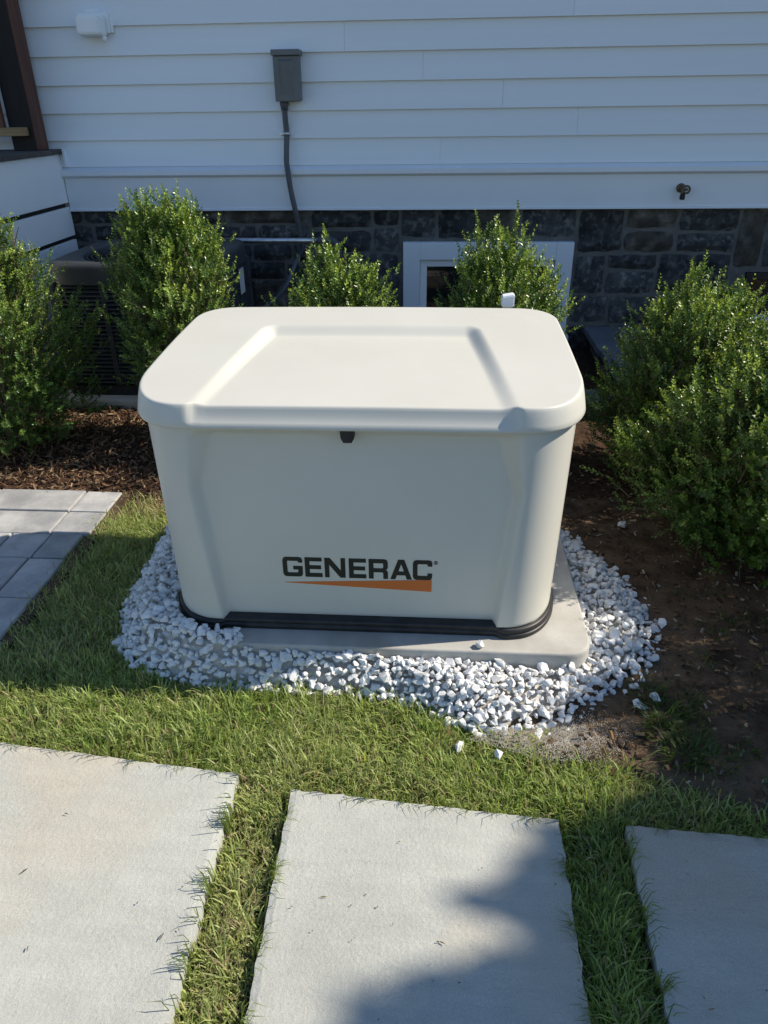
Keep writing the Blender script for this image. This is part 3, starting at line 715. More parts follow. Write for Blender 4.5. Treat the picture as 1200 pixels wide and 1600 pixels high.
def resample(path, n_front=150, n_corner=44, n_side=60, n_back=60):
    return path
def body_outline(hw, y0, y1, rxf=.165, ryf=.25, rxb=.12, ryb=.12, e=2.2):
    """columns: dense on the front; returns Nx2 relative to GCX, counter-clockwise from the front left"""
    P = []; G = []
    def add(x, y, g=0.0): P.append((x, y)); G.append(g)
    for x in np.linspace(-(hw - rxf), hw - rxf, 150): add(x, y0)
    def arc(cx, cy, rx, ry, a0, n, seam=None):
        A = [(a0 + (math.pi / 2) * k / n, 0.0) for k in range(1, n)]
        if seam is not None:
            A = [q for q in A if abs(q[0] - seam) > .025] + [(seam + d, g) for d, g in ((-.016, 0), (-.010, .0), (-.006, .006), (0, .007), (.006, .006), (.010, 0), (.016, 0))]
            A.sort()
        for a, g in A:
            c, s = math.cos(a), math.sin(a)
            add(cx + rx * math.copysign(abs(c) ** (2 / e), c), cy + ry * math.copysign(abs(s) ** (2 / e), s), g)
    sa = math.radians(63)
    arc(hw - rxf, y0 + ryf, rxf, ryf, -math.pi / 2, 40, -math.pi / 2 + sa)
    ys = np.linspace(0, y1 - ryb - y0 - ryf, 34)
    for d in ys: add(hw, y0 + ryf + d)
    arc(hw - rxb, y1 - ryb, rxb, ryb, 0, 16)
    for x in np.linspace(hw - rxb, -(hw - rxb), 40): add(x, y1)
    arc(-(hw - rxb), y1 - ryb, rxb, ryb, math.pi / 2, 16)
    for d in ys[::-1]: add(-hw, y0 + ryf + d)
    arc(-(hw - rxf), y0 + ryf, rxf, ryf, math.pi, 40, 3 * math.pi / 2 - sa)
    return np.array(P), np.array(G), None, None

def front_recess(x, z):
    ax = np.abs(x)
    outer = np.interp(z, [.15, .30, .42, .57, .765], [.416, .434, .447, .461, .447]); inner = np.interp(z, [.15, .30, .42, .57, .73], [.404, .411, .421, .438, .386])
    t = np.clip((outer - ax) / (outer - inner), 0, 1); t = .88 * t + .12 * sstep(t); return t * sstep((.752 - z) / .026) * np.interp(z, [.15, .57, .75], [.036, .034, .033])

def ring_mesh(name, rings, m, closed_top=False, closed_bottom=False):
    n = len(rings[0]); vs = np.concatenate(rings)
    k = np.arange(n); q = []
    for j in range(len(rings) - 1):
        q.append(np.stack([j * n + k, j * n + (k + 1) % n, (j + 1) * n + (k + 1) % n, (j + 1) * n + k], -1))
    t = []
    if closed_top:
        c = vs[-n:].mean(0); vs = np.concatenate([vs, [c]]); b0 = (len(rings) - 1) * n
        t = np.stack([b0 + k, b0 + (k + 1) % n, np.full(n, len(vs) - 1)], -1)
    return np_mesh(name, vs, quads=np.concatenate(q), tris=t if len(t) else None, mat=m, smooth=True)

def gen_body():
    rings = []
    zs = [.134] + list(np.linspace(.139, .79, 90))
    for z in zs:
        f = (z - .134) / (.765 - .134); hw = .598 + .021 * f
        P, SI, SJ, ny = body_outline(hw, GY0 - .020 * (1 - f), GY1 - .02)
        x = P[:, 0] + GCX; y = P[:, 1].copy(); rel = P[:, 0]
        fr = P[:, 1] < GY0 - .020 * (1 - f) + .03
        y = y + np.where(fr, front_recess(rel, z), 0)
        # seams of the side panels: a narrow groove
        x = x - np.sign(rel) * SI * .8; y = y + SI * .6
        if z == zs[0]:
            x = GCX + (x - GCX) * .994; y = y + np.where(fr, .004, 0)
        rings.append(np.stack([x, y, np.full(len(P), z)], -1))
    return ring_mesh('body', rings, MT['case'])
link('body', gen_body(), gen)

def gen_base():
    prof = [(.007, .1005), (.010, .103), (.010, .1125), (.008, .115), (.006, .116), (.006, .118), (.007, .1195), (.007, .129), (.003, .1335), (-.03, .134)]
    rings = []
    for off, z in prof:
        P, SI, SJ, ny = body_outline(.599 + off, GY0 - .020 - off, GY1 + off - .02)
        rel = P[:, 0]; t = sstep((.435 - np.abs(rel)) / .03) * (P[:, 1] < GY0 + .05)
        y = P[:, 1] + .012 * t
        rings.append(np.stack([rel + GCX, y, np.full(len(P), z) + .003 * t * (z > .101)], -1))
    return ring_mesh('base_skirt', rings, MT['black'])
link('base_skirt', gen_base(), gen)

# lid
LHW, LY0, LY1, LZ = 0.636, 1.770, 2.66, 0.757
def lid_top(x, y):
    f = np.clip((y - 1.81) / (2.65 - 1.81), 0, 1)
    z = .826 + .048 * f + .010 * np.sin(np.pi * f) - .004 * (x / .6) ** 2
    w = np.interp(y, [1.78, 2.42], [.437, .355])
    a = (w - np.abs(x)) / .05; b_ = (2.425 - y) / .055
    r = 1 - np.minimum(1, np.hypot(np.clip(1 - a, 0, 2), np.clip(1 - b_, 0, 2)))
    return z - np.interp(y, [1.80, 2.3], [.009, .026]) * sstep(r)
def gen_lid():
    P, SI, SJ, ny = body_outline(LHW, LY0, LY1, .185, .25, .14, .16, 2.2)
    # even out the columns
    C = np.concatenate([P, P[:1]]); s = np.concatenate([[0], np.cumsum(np.hypot(*np.diff(C, axis=0).T))])
    n = 460; tt = np.linspace(0, s[-1], n, endpoint=False); O = np.stack([np.interp(tt, s, C[:, 0]), np.interp(tt, s, C[:, 1])], -1)
    T = np.roll(O, -1, 0) - np.roll(O, 1, 0); T /= np.hypot(T[:, 0], T[:, 1])[:, None]; N = np.stack([T[:, 1], -T[:, 0]], -1)
    rings = []
    fr = sstep((.440 - np.abs(O[:, 0])) / .022) * (O[:, 1] < LY0 + .05)
    O2 = O + np.stack([0 * fr, .013 * fr], -1)
    def ring(inset, z): rings.append(np.stack([O[:, 0] - N[:, 0] * inset + GCX, O[:, 1] - N[:, 1] * inset, z if np.ndim(z) else np.full(n, z)], -1))
    ring(.06, LZ + .012); ring(.022, LZ + .010); ring(.012, LZ + .001); ring(.006, LZ - .0005); ring(.002, LZ + .002); ring(0.0, LZ + .007)
    E = O2 - N * .0225; zt = lid_top(E[:, 0], E[:, 1])
    for u, ins in ((.3, .003), (.6, .0075), (.82, .0115), (.93, .014), (.98, .0165), (1.0, .021)):
        ring(ins + .013 * fr * sstep(u / .55), LZ + u * (zt - LZ))
    c = np.array([0, (LY0 + LY1) / 2])
    I = O2 - N * .0245
    for s_ in np.concatenate([np.linspace(1, .93, 10), np.linspace(.92, .02, 120)]):
        Q = c + (I - c) * s_; rings.append(np.stack([Q[:, 0] + GCX, Q[:, 1], lid_top(Q[:, 0], Q[:, 1])], -1))
    return ring_mesh('lid', rings, MT['case'], closed_top=True)
link('lid', gen_lid(), gen)

# latch
bm = bmesh.new()
lx = -.228
a = [bm.verts.new((lx + sx * w, y, z)) for y in (1.780, 1.845) for (sx, w, z) in ((-1, .020, .7575), (1, .020, .7575), (1, .018, .734), (1, .011, .721), (-1, .011, .721), (-1, .018, .734))]
bm.faces.new(a[:6][::-1])
for i in range(6): bm.faces.new((a[i], a[(i + 1) % 6], a[6 + (i + 1) % 6], a[6 + i]))
bmesh.ops.recalc_face_normals(bm, faces=bm.faces)
link('latch', bm_mesh('latch', bm, MT['black']), gen)
# side vents: upright louvres high on each end
for side in (1, -1):
    for k in range(7):
        y = 2.10 + .04 * k; x = GCX + side * .617
        bm = bmesh.new(); add_box(bm, min(x - side * .01, x + side * .009), max(x - side * .01, x + side * .009), y, y + .02, .60, .752, .004)
        link('vent_louver', bm_mesh('vent_louver', bm, MT['case']), gen)

# printed name and stripe on the front panel
LETTERS = {
 'G': (119, [[(100, 30), (92, 30), (92, 24), (86, 21), (30, 21), (27, 27), (27, 80), (33, 84), (86, 84), (91, 80), (91, 68), (62, 68), (62, 48), (118, 48), (118, 90), (112, 101), (100, 106), (20, 106), (6, 101), (0, 88), (0, 18), (6, 5), (20, 0), (98, 0), (112, 4), (118, 15), (118, 30)]]),
 'E': (102, [[(0, 0), (101, 0), (101, 21), (28, 21), (28, 42), (96, 42), (96, 63), (28, 63), (28, 84), (102, 84), (102, 106), (0, 106)]]),
 'N': (122, [[(0, 0), (32, 0), (95, 68), (95, 0), (122, 0), (122, 106), (91, 106), (27, 37), (27, 106), (0, 106)]]),
 'R': (113, [[(0, 0), (92, 0), (106, 4), (112, 16), (112, 44), (107, 54), (98, 57), (107, 61), (112, 70), (113, 106), (85, 106), (85, 76), (80, 71), (28, 71), (28, 106), (0, 106)], [(28, 22), (28, 49), (80, 49), (85, 45), (85, 26), (80, 22)]]),
 'A': (127, [[(46, 0), (82, 0), (127, 106), (97, 106), (88, 84), (39, 84), (30, 106), (0, 106)], [(64, 24), (48, 63), (80, 63)]]),
 'C': (113, [[(20, 0), (95, 0), (108, 4), (113, 14), (113, 33), (86, 33), (86, 25), (81, 21), (32, 21), (27, 26), (27, 79), (32, 84), (81, 84), (86, 80), (86, 70), (113, 70), (113, 91), (108, 102), (95, 106), (20, 106), (6, 101), (0, 88), (0, 17), (6, 4)]]),
}
U = .443 / 880.0; VZ = .0675 / 106.0; LX0 = -.4395; LZT = .3405
def flat_mesh(name, loops, y, m, depth=.0004):
    cu_ = bpy.data.curves.new(name, 'CURVE'); cu_.dimensions = '2D'; cu_.fill_mode = 'BOTH'; cu_.extrude = depth
    for lp in loops:
        s = cu_.splines.new('POLY'); s.points.add(len(lp) - 1); s.use_cyclic_u = True
        for p, (x, z) in zip(s.points, lp): p.co = (x, z, 0, 1)
    tmp = bpy.data.objects.new('tmp', cu_); COL.objects.link(tmp)
    bpy.context.view_layer.update()
    me = bpy.data.meshes.new_from_object(tmp.evaluated_get(bpy.context.evaluated_depsgraph_get())); me.name = name
    bpy.data.objects.remove(tmp); bpy.data.curves.remove(cu_)
    for v in me.vertices:
        x, z, d = v.co; f = (z - .134) / (.765 - .134)
        yy = GY0 - .020 * (1 - f) + float(np.interp(z, [.15, .57, .75], [.036, .034, .033]))
        v.co = (x, yy - .0007 - d, z)
    me.materials.clear(); me.materials.append(m); return me
for ch, x0 in zip('GENERAC', (148, 280, 397, 540, 657, 783, 915)):
    w, loops = LETTERS[ch]
    lp = [[(LX0 + (x0 - 148 + px) * U, LZT - py * VZ) for px, py in l] for l in loops]
    link('letter', flat_mesh('letter_' + ch.lower(), lp, 0, MT['ink']), gen)
def circ(r, cx, cz, n=20): return [(cx + r * math.cos(2 * math.pi * k / n), cz + r * math.sin(2 * math.pi * k / n)) for k in range(n)]
rcx, rcz = LX0 + (1048 - 148) * U, LZT - 12 * VZ
rl = [[(rcx + (px - 60) * U * .085, rcz - (py - 53) * VZ * .10) for px, py in l] for l in LETTERS['R'][1]]
link('registered_mark', flat_mesh('registered_mark', [circ(.0062, rcx, rcz), circ(.0050, rcx, rcz)] + rl, 0, MT['ink']), gen)
link('stripe', flat_mesh('stripe', [[(LX0 + 3 * U, .2525), (LX0 + 878 * U, .2735), (LX0 + 878 * U, .2320), (LX0 + 3 * U, .2515)]], 0, MT['orange']), gen)

# ------------------------------------------------------------------ white gravel round the pad
GXM = [-1.05, -.74, -.60, -.2, .3, .8]; GHM = [.10, .128, .100, .072, .050, .055]
def gravel_h(x, y):
    d = poly_dist(x, y, GRAVEL); inside = in_poly(x, y, GRAVEL)
    hm = np.interp(x, GXM, GHM)
    h = -.02 + (hm + .02) * sstep(np.where(inside, d, 0) / np.interp(x, [-1, -.7, 0, .15, .5], [.13, .085, .085, .13, .15])) ** .8
    return np.where(inside, h, -.045)
def dust_h(x, y):
    return np.where(in_poly(x, y, GRAVEL), gravel_h(x, y) - .021 + .004 * vnoise(x, y, 8, 30), -.06)
bed = link('gravel_bed', height_sheet('gravel_bed', -1.2, .9, 1.38, 2.7, .02, dust_h, MT['dust']))
tag(bed, kind='structure')
DUST_EXTRA = [(.10, 1.46), (.33, 1.38), (.50, 1.40), (.64, 1.60), (.60, 1.68), (.45, 1.62), (.30, 1.53)]
base_poly = [(x, y) for x, y in rounded_rect(GCX - .612, GCX + .612, GY0 - .045, GY1 + .01, [(.16, .24), (.12, .12), (.12, .12), (.16, .24)], 8)]
pad_poly = rounded_rect(-.80, .482, 1.696, 2.80, [(.085, .085), (.085, .085), (.085, .085), (.16, .12)], 8)
def hull_stone(seed, nrm=1.0):
    rs = np.random.default_rng(seed); bm = bmesh.new()
    sc = np.array([1.0, rs.uniform(.62, .95), rs.uniform(.5, .8)])
    for k in range(15):
        p = rs.normal(0, 1, 3); p /= np.linalg.norm(p); p = np.sign(p) * np.abs(p) ** .8
        bm.verts.new(Vector(p * sc * rs.uniform(.85, 1.08)))
    r = bmesh.ops.convex_hull(bm, input=bm.verts)
    bmesh.ops.delete(bm, geom=[v for v in bm.verts if not v.link_faces], context='VERTS')
    bmesh.ops.recalc_face_normals(bm, faces=bm.faces)
    bmesh.ops.bevel(bm, geom=list(bm.edges), offset=.07, segments=1, affect='EDGES') if nrm == 2 else None
    return bm_mesh('stone', bm, MT['gravel'])
SM = [hull_stone(100 + k) for k in range(14)]
# scatter with a simple minimum spacing grid, two layers
pts = []
def scatter(n, dmin, zoff, rr, lim, front=False):
    cell = dmin; grid = {}
    for _ in range(n):
        x = RNG.uniform(-1.1, .8 if not front else .2); y = RNG.uniform(1.43, 2.62 if not front else 1.80)
        if not in_poly(np.array(x), np.array(y), GRAVEL): continue
        ed = float(poly_dist(np.array(x), np.array(y), GRAVEL))
        if ed < .02 and RNG.random() < .45: continue
        if in_poly(np.array(x), np.array(y), base_poly): continue
        onpad = bool(in_poly(np.array(x), np.array(y), pad_poly))
        h = float(gravel_h(np.array(x), np.array(y)))
        if onpad and (x > -.57 or h < .085): continue
        if y > 2.58: continue
        # thin out towards the dusty corner in front
        if x > .22 and y < 1.56 and RNG.random() < .2 * lim: continue
        gx, gy = math.floor(x / cell), math.floor(y / cell); ok = True
        for i in (-1, 0, 1):
            for j in (-1, 0, 1):
                for (a, b_) in grid.get((gx + i, gy + j), ()):
                    if (a - x) ** 2 + (b_ - y) ** 2 < dmin * dmin: ok = False
        if not ok: continue
        grid.setdefault((gx, gy), []).append((x, y))
        r = RNG.uniform(*rr) * (.9 if RNG.random() < .7 else 1.25)
        z = max(h, .1 if onpad else -1) + zoff + RNG.uniform(-.004, .006)
        pts.append((x, y, z, r))
scatter(18000, .021, -.004, (.011, .018), 1)
scatter(22000, .025, .006, (.0105, .0195), .6)
scatter(16000, .0195, .001, (.008, .012), .4)
scatter(6000, .06, .012, (.015, .022), .6)
scatter(9000, .0155, .004, (.011, .0165), .6, True)
P = np.array(pts)
camd = np.hypot(P[:, 0], P[:, 1])
order = np.argsort(camd / (P[:, 3] ** .8) + (P[:, 2] < gravel_h(P[:, 0], P[:, 1]) + .003) * 60)
solo = set(order[:300].tolist())
vs_all, t_all, nv = [], [], 0
SMV = []
for me in SM:
    v = np.array([q.co for q in me.vertices]); f = np.array([list(p.vertices) for p in me.polygons if len(p.vertices) == 3]); SMV.append((v, f))
for i, (x, y, z, r) in enumerate(pts):
    k = int(RNG.integers(0, len(SM))); e = (RNG.normal(0, .45), RNG.normal(0, .45), RNG.uniform(0, 6.28))
    if i in solo:
        o = link('stone', SM[k], bed, (x, y, z)); o.rotation_euler = e; o.scale = (r * .96, r * .96, r * .96 * .85)
    else:
        from mathutils import Euler
        R = np.array(Euler(e).to_matrix()); v, f = SMV[k]
        vs_all.append(v @ R.T * r * .95 + [x, y, z]); t_all.append(f + nv); nv += len(v)
tag(link('small_stones', np_mesh('small_stones', np.concatenate(vs_all), tris=np.concatenate(t_all), mat=MT['gravel']), bed), kind='stuff')

loose = [((.150, 1.722, .111), .0135, 'small white stone sitting alone on the edge of the concrete pad'),
         ((.595, 1.60, .012), .021, 'white stone on brown soil beside the tuft of grass, casting a shadow'),
         ((.648, 1.635, .012), .017, 'white stone in the shaded grass tuft at the gravel corner'),
         ((.755, 1.985, .012), .02, 'white stone lying apart at the shaded right rim of the gravel'),
         ((.085, 1.43, .0), .017, 'larger white stone half sunk in the grass below the gravel'),
         ((.185, 1.405, .002), .014, 'pale stone in the grass under the dusty gravel corner'),
         ((-1.065, 2.52, .012), .014, 'lone pale stone in the shaded grass left of the generator'),
         ((.76, 2.62, .02), .02, 'tan stone on dark soil behind the gravel, beside the generator corner')]
for i, (p, r, lab) in enumerate(loose):
    o = link('loose_stone', SM[(i * 3) % 14], None, p); o.scale = (r * 1.15,) * 3; o.rotation_euler = (random.uniform(-.3, .3), random.uniform(-.3, .3), random.uniform(0, 6))
    tag(o, lab, 'stone', 'loose stones around the gravel')

# crushed dust and fines in the front corner
def fines():
    n = 14000; x = RNG.normal(.31, .10, n); y = RNG.normal(1.485, .04, n); k = in_poly(x, y, DUST_EXTRA); x = x[k]; y = y[k]; n = len(x)
    r = RNG.uniform(.0006, .0020, n)
    o = np.array([[1, 0, 0], [-.6, .8, 0], [-.6, -.8, 0], [0, 0, 1.1]])
    v = (o[None] * r[:, None, None] * RNG.uniform(.7, 1.4, (n, 4, 1))) + np.stack([x, y, np.maximum(soil_h(x, y), dust_h(x, y)) + .001], -1)[:, None]
    b0 = (np.arange(n) * 4)[:, None]; t = np.concatenate([b0 + [[0, 1, 3]], b0 + [[1, 2, 3]], b0 + [[2, 0, 3]]])
    return np_mesh('stone_fines', v.reshape(-1, 3), tris=t, mat=MT['paledust'])
tag(link('stone_fines', fines()), kind='stuff')

# ------------------------------------------------------------------ lawn
def lawn_mask(x, y):
    m = (x > PAVE_X - .02 + .02 * vnoise(x, y, 41, 9)) & (x < soil_edge(y)) & (y < 1.50)
    # strip between pavers and gravel narrows towards the mulch
    left = (y >= 1.38) & (y < 2.86) & (x < -.5) & (x > PAVE_X - .015 + .03 * vnoise(x, y, 42, 7))
    m = m | left | ((y >= 1.38) & (x < .32) & (y < 1.75))
    m &= ~in_poly(x, y, GRAVEL) | (poly_dist(x, y, GRAVEL) < .012 * (1 + vnoise(x, y, 44, 12)))
    m &= ~((y > 1.64) & (x > -.7) & in_poly(x, y, pad_poly))
    return m
def lawn(n):
    x = RNG.uniform(-1.9, 1.3, n); y = RNG.uniform(.28, 2.87, n)
    k = lawn_mask(x, y)
    x = x[k]; y = y[k]
    s = np.zeros(len(x), bool); sd = np.full(len(x), 9.)
    for P_ in SLABS:
        s |= in_poly(x, y, P_); sd = np.minimum(sd, poly_dist(x, y, P_))
    dens = .80 + .45 * vnoise(x, y, 51, 5, 4)
    dens = np.where((y > 2.62), dens * .45, dens)
    dry = vnoise(x, y, 55, 3.2, 3)
    keep = ~s & (sd > .006) & (RNG.random(len(x)) < np.clip(dens, .12, 1))
    x, y, sd, dry = x[keep], y[keep], sd[keep], dry[keep]; n = len(x)
    tuft = vnoise(x, y, 61, 14, 2)
    h = (.030 + .017 * tuft + RNG.normal(0, .009, n)).clip(.012, .08)
    near = np.clip(sd / .05, .55, 1); h *= near * .8 + .2
    h *= np.where(RNG.random(n) < .04, 1.45, 1)
    h *= np.where(y > 1.5, 1.0, 1)
    ang = RNG.uniform(0, 2 * np.pi, n) * .55 + 3.0 * vnoise(x, y, 63, 11, 2) + RNG.normal(0, .8, n)
    lean = np.abs(RNG.normal(.55, .38, n)) * h * 1.25
    flat = RNG.random(n) < .34; lean = np.where(flat, h * RNG.uniform(1.4, 2.2, n), lean); h = np.where(flat, h * .5, h)
    d = np.stack([np.cos(ang), np.sin(ang), np.zeros(n)], -1); tw = ang + np.pi / 2 + RNG.normal(0, .5, n)
    sv = np.stack([np.cos(tw), np.sin(tw), np.zeros(n)], -1)
    w = RNG.uniform(.0010, .0023, n)[:, None]
    b0 = np.stack([x, y, np.full(n, -.047)], -1); H = (h + .012)[:, None]; Lz = lean[:, None]; up = np.array([[0, 0, 1.]])
    p1 = b0 + up * H * .55 + d * Lz * .28; p2 = b0 + up * H * .88 + d * Lz * .66; p3 = b0 + up * H * (1 - .12 * (Lz / H)) + d * Lz
    V = np.stack([b0 - sv * w, b0 + sv * w, p1 - sv * w, p1 + sv * w, p2 - sv * w * .7, p2 + sv * w * .7, p3], 1).reshape(-1, 3)
    i0 = (np.arange(n) * 7)[:, None]
    q = np.concatenate([i0 + [[0, 1, 3, 2]], i0 + [[2, 3, 5, 4]]]); t = i0 + [[4, 5, 6]]
    g1 = np.array([.19, .285, .055]); g2 = np.array([.37, .48, .13]); g3 = np.array([.62, .60, .30]); g4 = np.array([.50, .40, .24])
    f = RNG.random((n, 1)); c = g1 * (1 - f) + g2 * f
    yel = np.clip(.36 - .16 * np.clip(x + .2, -.5, .6) + .6 * dry + RNG.normal(0, .25, n), 0, 1)[:, None]
    c = c * (1 - yel * .6) + g3 * yel * .6
    dead = (RNG.random(n) < .07 + .08 * (dry > .3) + .35 * (y > 2.68)); c[dead] = g4 * RNG.uniform(.5, 1.2, (dead.sum(), 1))
    c *= RNG.uniform(.6, 1.25, (n, 1))
    return np_mesh('lawn_grass', V, tris=t, quads=q, mat=MT['grass'], cols=np.repeat(c, 7, 0)), n
lg, nb = lawn(380000)
tag(link('lawn_grass', lg), kind='stuff')
# sparse thatch under the blades
tag(link('grass_thatch', chips_mesh('grass_thatch', 26000, (-1.5, .95), (.3, 2.84), lambda x, y: np.full(len(x), -.04), (.012, .05), (.0015, .003),
    [(.30, .25, .12), (.16, .19, .06), (.40, .34, .18), (.12, .09, .05)], keep=lambda x, y: lawn_mask(x, y) & ~np.any([in_poly(x, y, P_) for P_ in SLABS], 0), tilt=.3)), kind='stuff')
# long blades leaning over the slab edges
def edge_blades(n):
    V, T, Q, Cc = [], [], [], []; o = 0
    for P_ in SLABS:
        for (a, b_) in ((P_[1], P_[2]), (P_[2], P_[3]), (P_[3], P_[0])):
            a = np.array(a); b_ = np.array(b_); L = np.hypot(*(b_ - a)); nn = int(n * L); t = RNG.random(nn)
            t = np.clip(t + .05 * np.sin(t * 40), 0, 1)
            d = (b_ - a) / L; nrm = np.array([-d[1], d[0]])               # inward
            p = a + (b_ - a) * t[:, None] - nrm * RNG.uniform(.003, .014, (nn, 1))
            k = lawn_mask(p[:, 0], p[:, 1]); p = p[k]; m = len(p)
            ang = RNG.normal(0, .6, m); dv = nrm * np.cos(ang)[:, None] + d * np.sin(ang)[:, None]
            ln = RNG.uniform(.012, .05, m) * RNG.choice([.6, 1, 1.3], m); h = RNG.uniform(.008, .03, m)
            s3 = np.stack([-dv[:, 1], dv[:, 0], 0 * ln], -1) * .0012; d3 = np.stack([dv[:, 0], dv[:, 1], 0 * ln], -1); up = np.array([[0, 0, 1.]])
            b0 = np.stack([p[:, 0], p[:, 1], np.full(m, -.03)], -1); p1 = b0 + up * (.03 + h)[:, None] + d3 * (ln * .45)[:, None]; p2 = b0 + up * (.03 + h * .8)[:, None] + d3 * ln[:, None]
            V.append(np.stack([b0 - s3, b0 + s3, p1 - s3 * .8, p1 + s3 * .8, p2], 1).reshape(-1, 3)); i0 = o + (np.arange(m) * 5)[:, None]
            Q.append(i0 + [[0, 1, 3, 2]]); T.append(i0 + [[2, 3, 4]]); o += m * 5
            c = np.array([.17, .23, .055]) * RNG.uniform(.5, 1.3, (m, 1)); Cc.append(np.repeat(c, 5, 0))
    return np_mesh('edge_grass', np.concatenate(V), tris=np.concatenate(T), quads=np.concatenate(Q), mat=MT['grass'], cols=np.concatenate(Cc))
tag(link('edge_grass', edge_blades(170)), kind='stuff')
# thin tufts on the soil at the right
def tufts(cs):
    V, T, Q, Cc, o = [], [], [], [], 0
    for (cx, cy, r, nb, hh) in cs:
        a = RNG.uniform(0, 6.28, nb); rr = r * np.sqrt(RNG.random(nb)); x = cx + rr * np.cos(a); y = cy + rr * np.sin(a)
        h = RNG.uniform(.5, 1, nb) * hh; la = a + RNG.normal(0, .7, nb); ln = h * RNG.uniform(.4, 1.3, nb)
        b0 = np.stack([x, y, soil_h(x, y) - .004], -1); d = np.stack([np.cos(la), np.sin(la), 0 * la], -1); s = np.stack([-np.sin(la), np.cos(la), 0 * la], -1) * .0016
        up = np.array([[0, 0, 1.]]); p1 = b0 + up * (h * .6)[:, None] + d * (ln * .35)[:, None]; p2 = b0 + up * (h * .85)[:, None] + d * ln[:, None]
        V.append(np.stack([b0 - s, b0 + s, p1 - s * .9, p1 + s * .9, p2], 1).reshape(-1, 3)); i0 = o + (np.arange(nb) * 5)[:, None]
        Q.append(i0 + [[0, 1, 3, 2]]); T.append(i0 + [[2, 3, 4]]); o += nb * 5
        c = np.array([.07, .12, .025]) * RNG.uniform(.6, 1.4, (nb, 1)); Cc.append(np.repeat(c, 5, 0))
    return np_mesh('soil_grass', np.concatenate(V), tris=np.concatenate(T), quads=np.concatenate(Q), mat=MT['grass'], cols=np.concatenate(Cc))
tl = [(.63, 1.66, .05, 70, .06), (.66, 1.58, .06, 110, .06), (.64, 1.50, .05, 80, .055), (.70, 1.52, .05, 60, .05), (.73, 1.62, .04, 40, .05), (.67, 1.43, .05, 120, .06), (.74, 1.42, .06, 90, .05)]
for i in range(60):
    x = RNG.uniform(.65, 1.5); y = RNG.uniform(1.25, 2.2)
    if not in_poly(np.array(x), np.array(y), GRAVEL): tl.append((x, y, .03, int(RNG.integers(4, 16)), RNG.uniform(.02, .05)))
tag(link('soil_grass', tufts(tl)), kind='stuff')

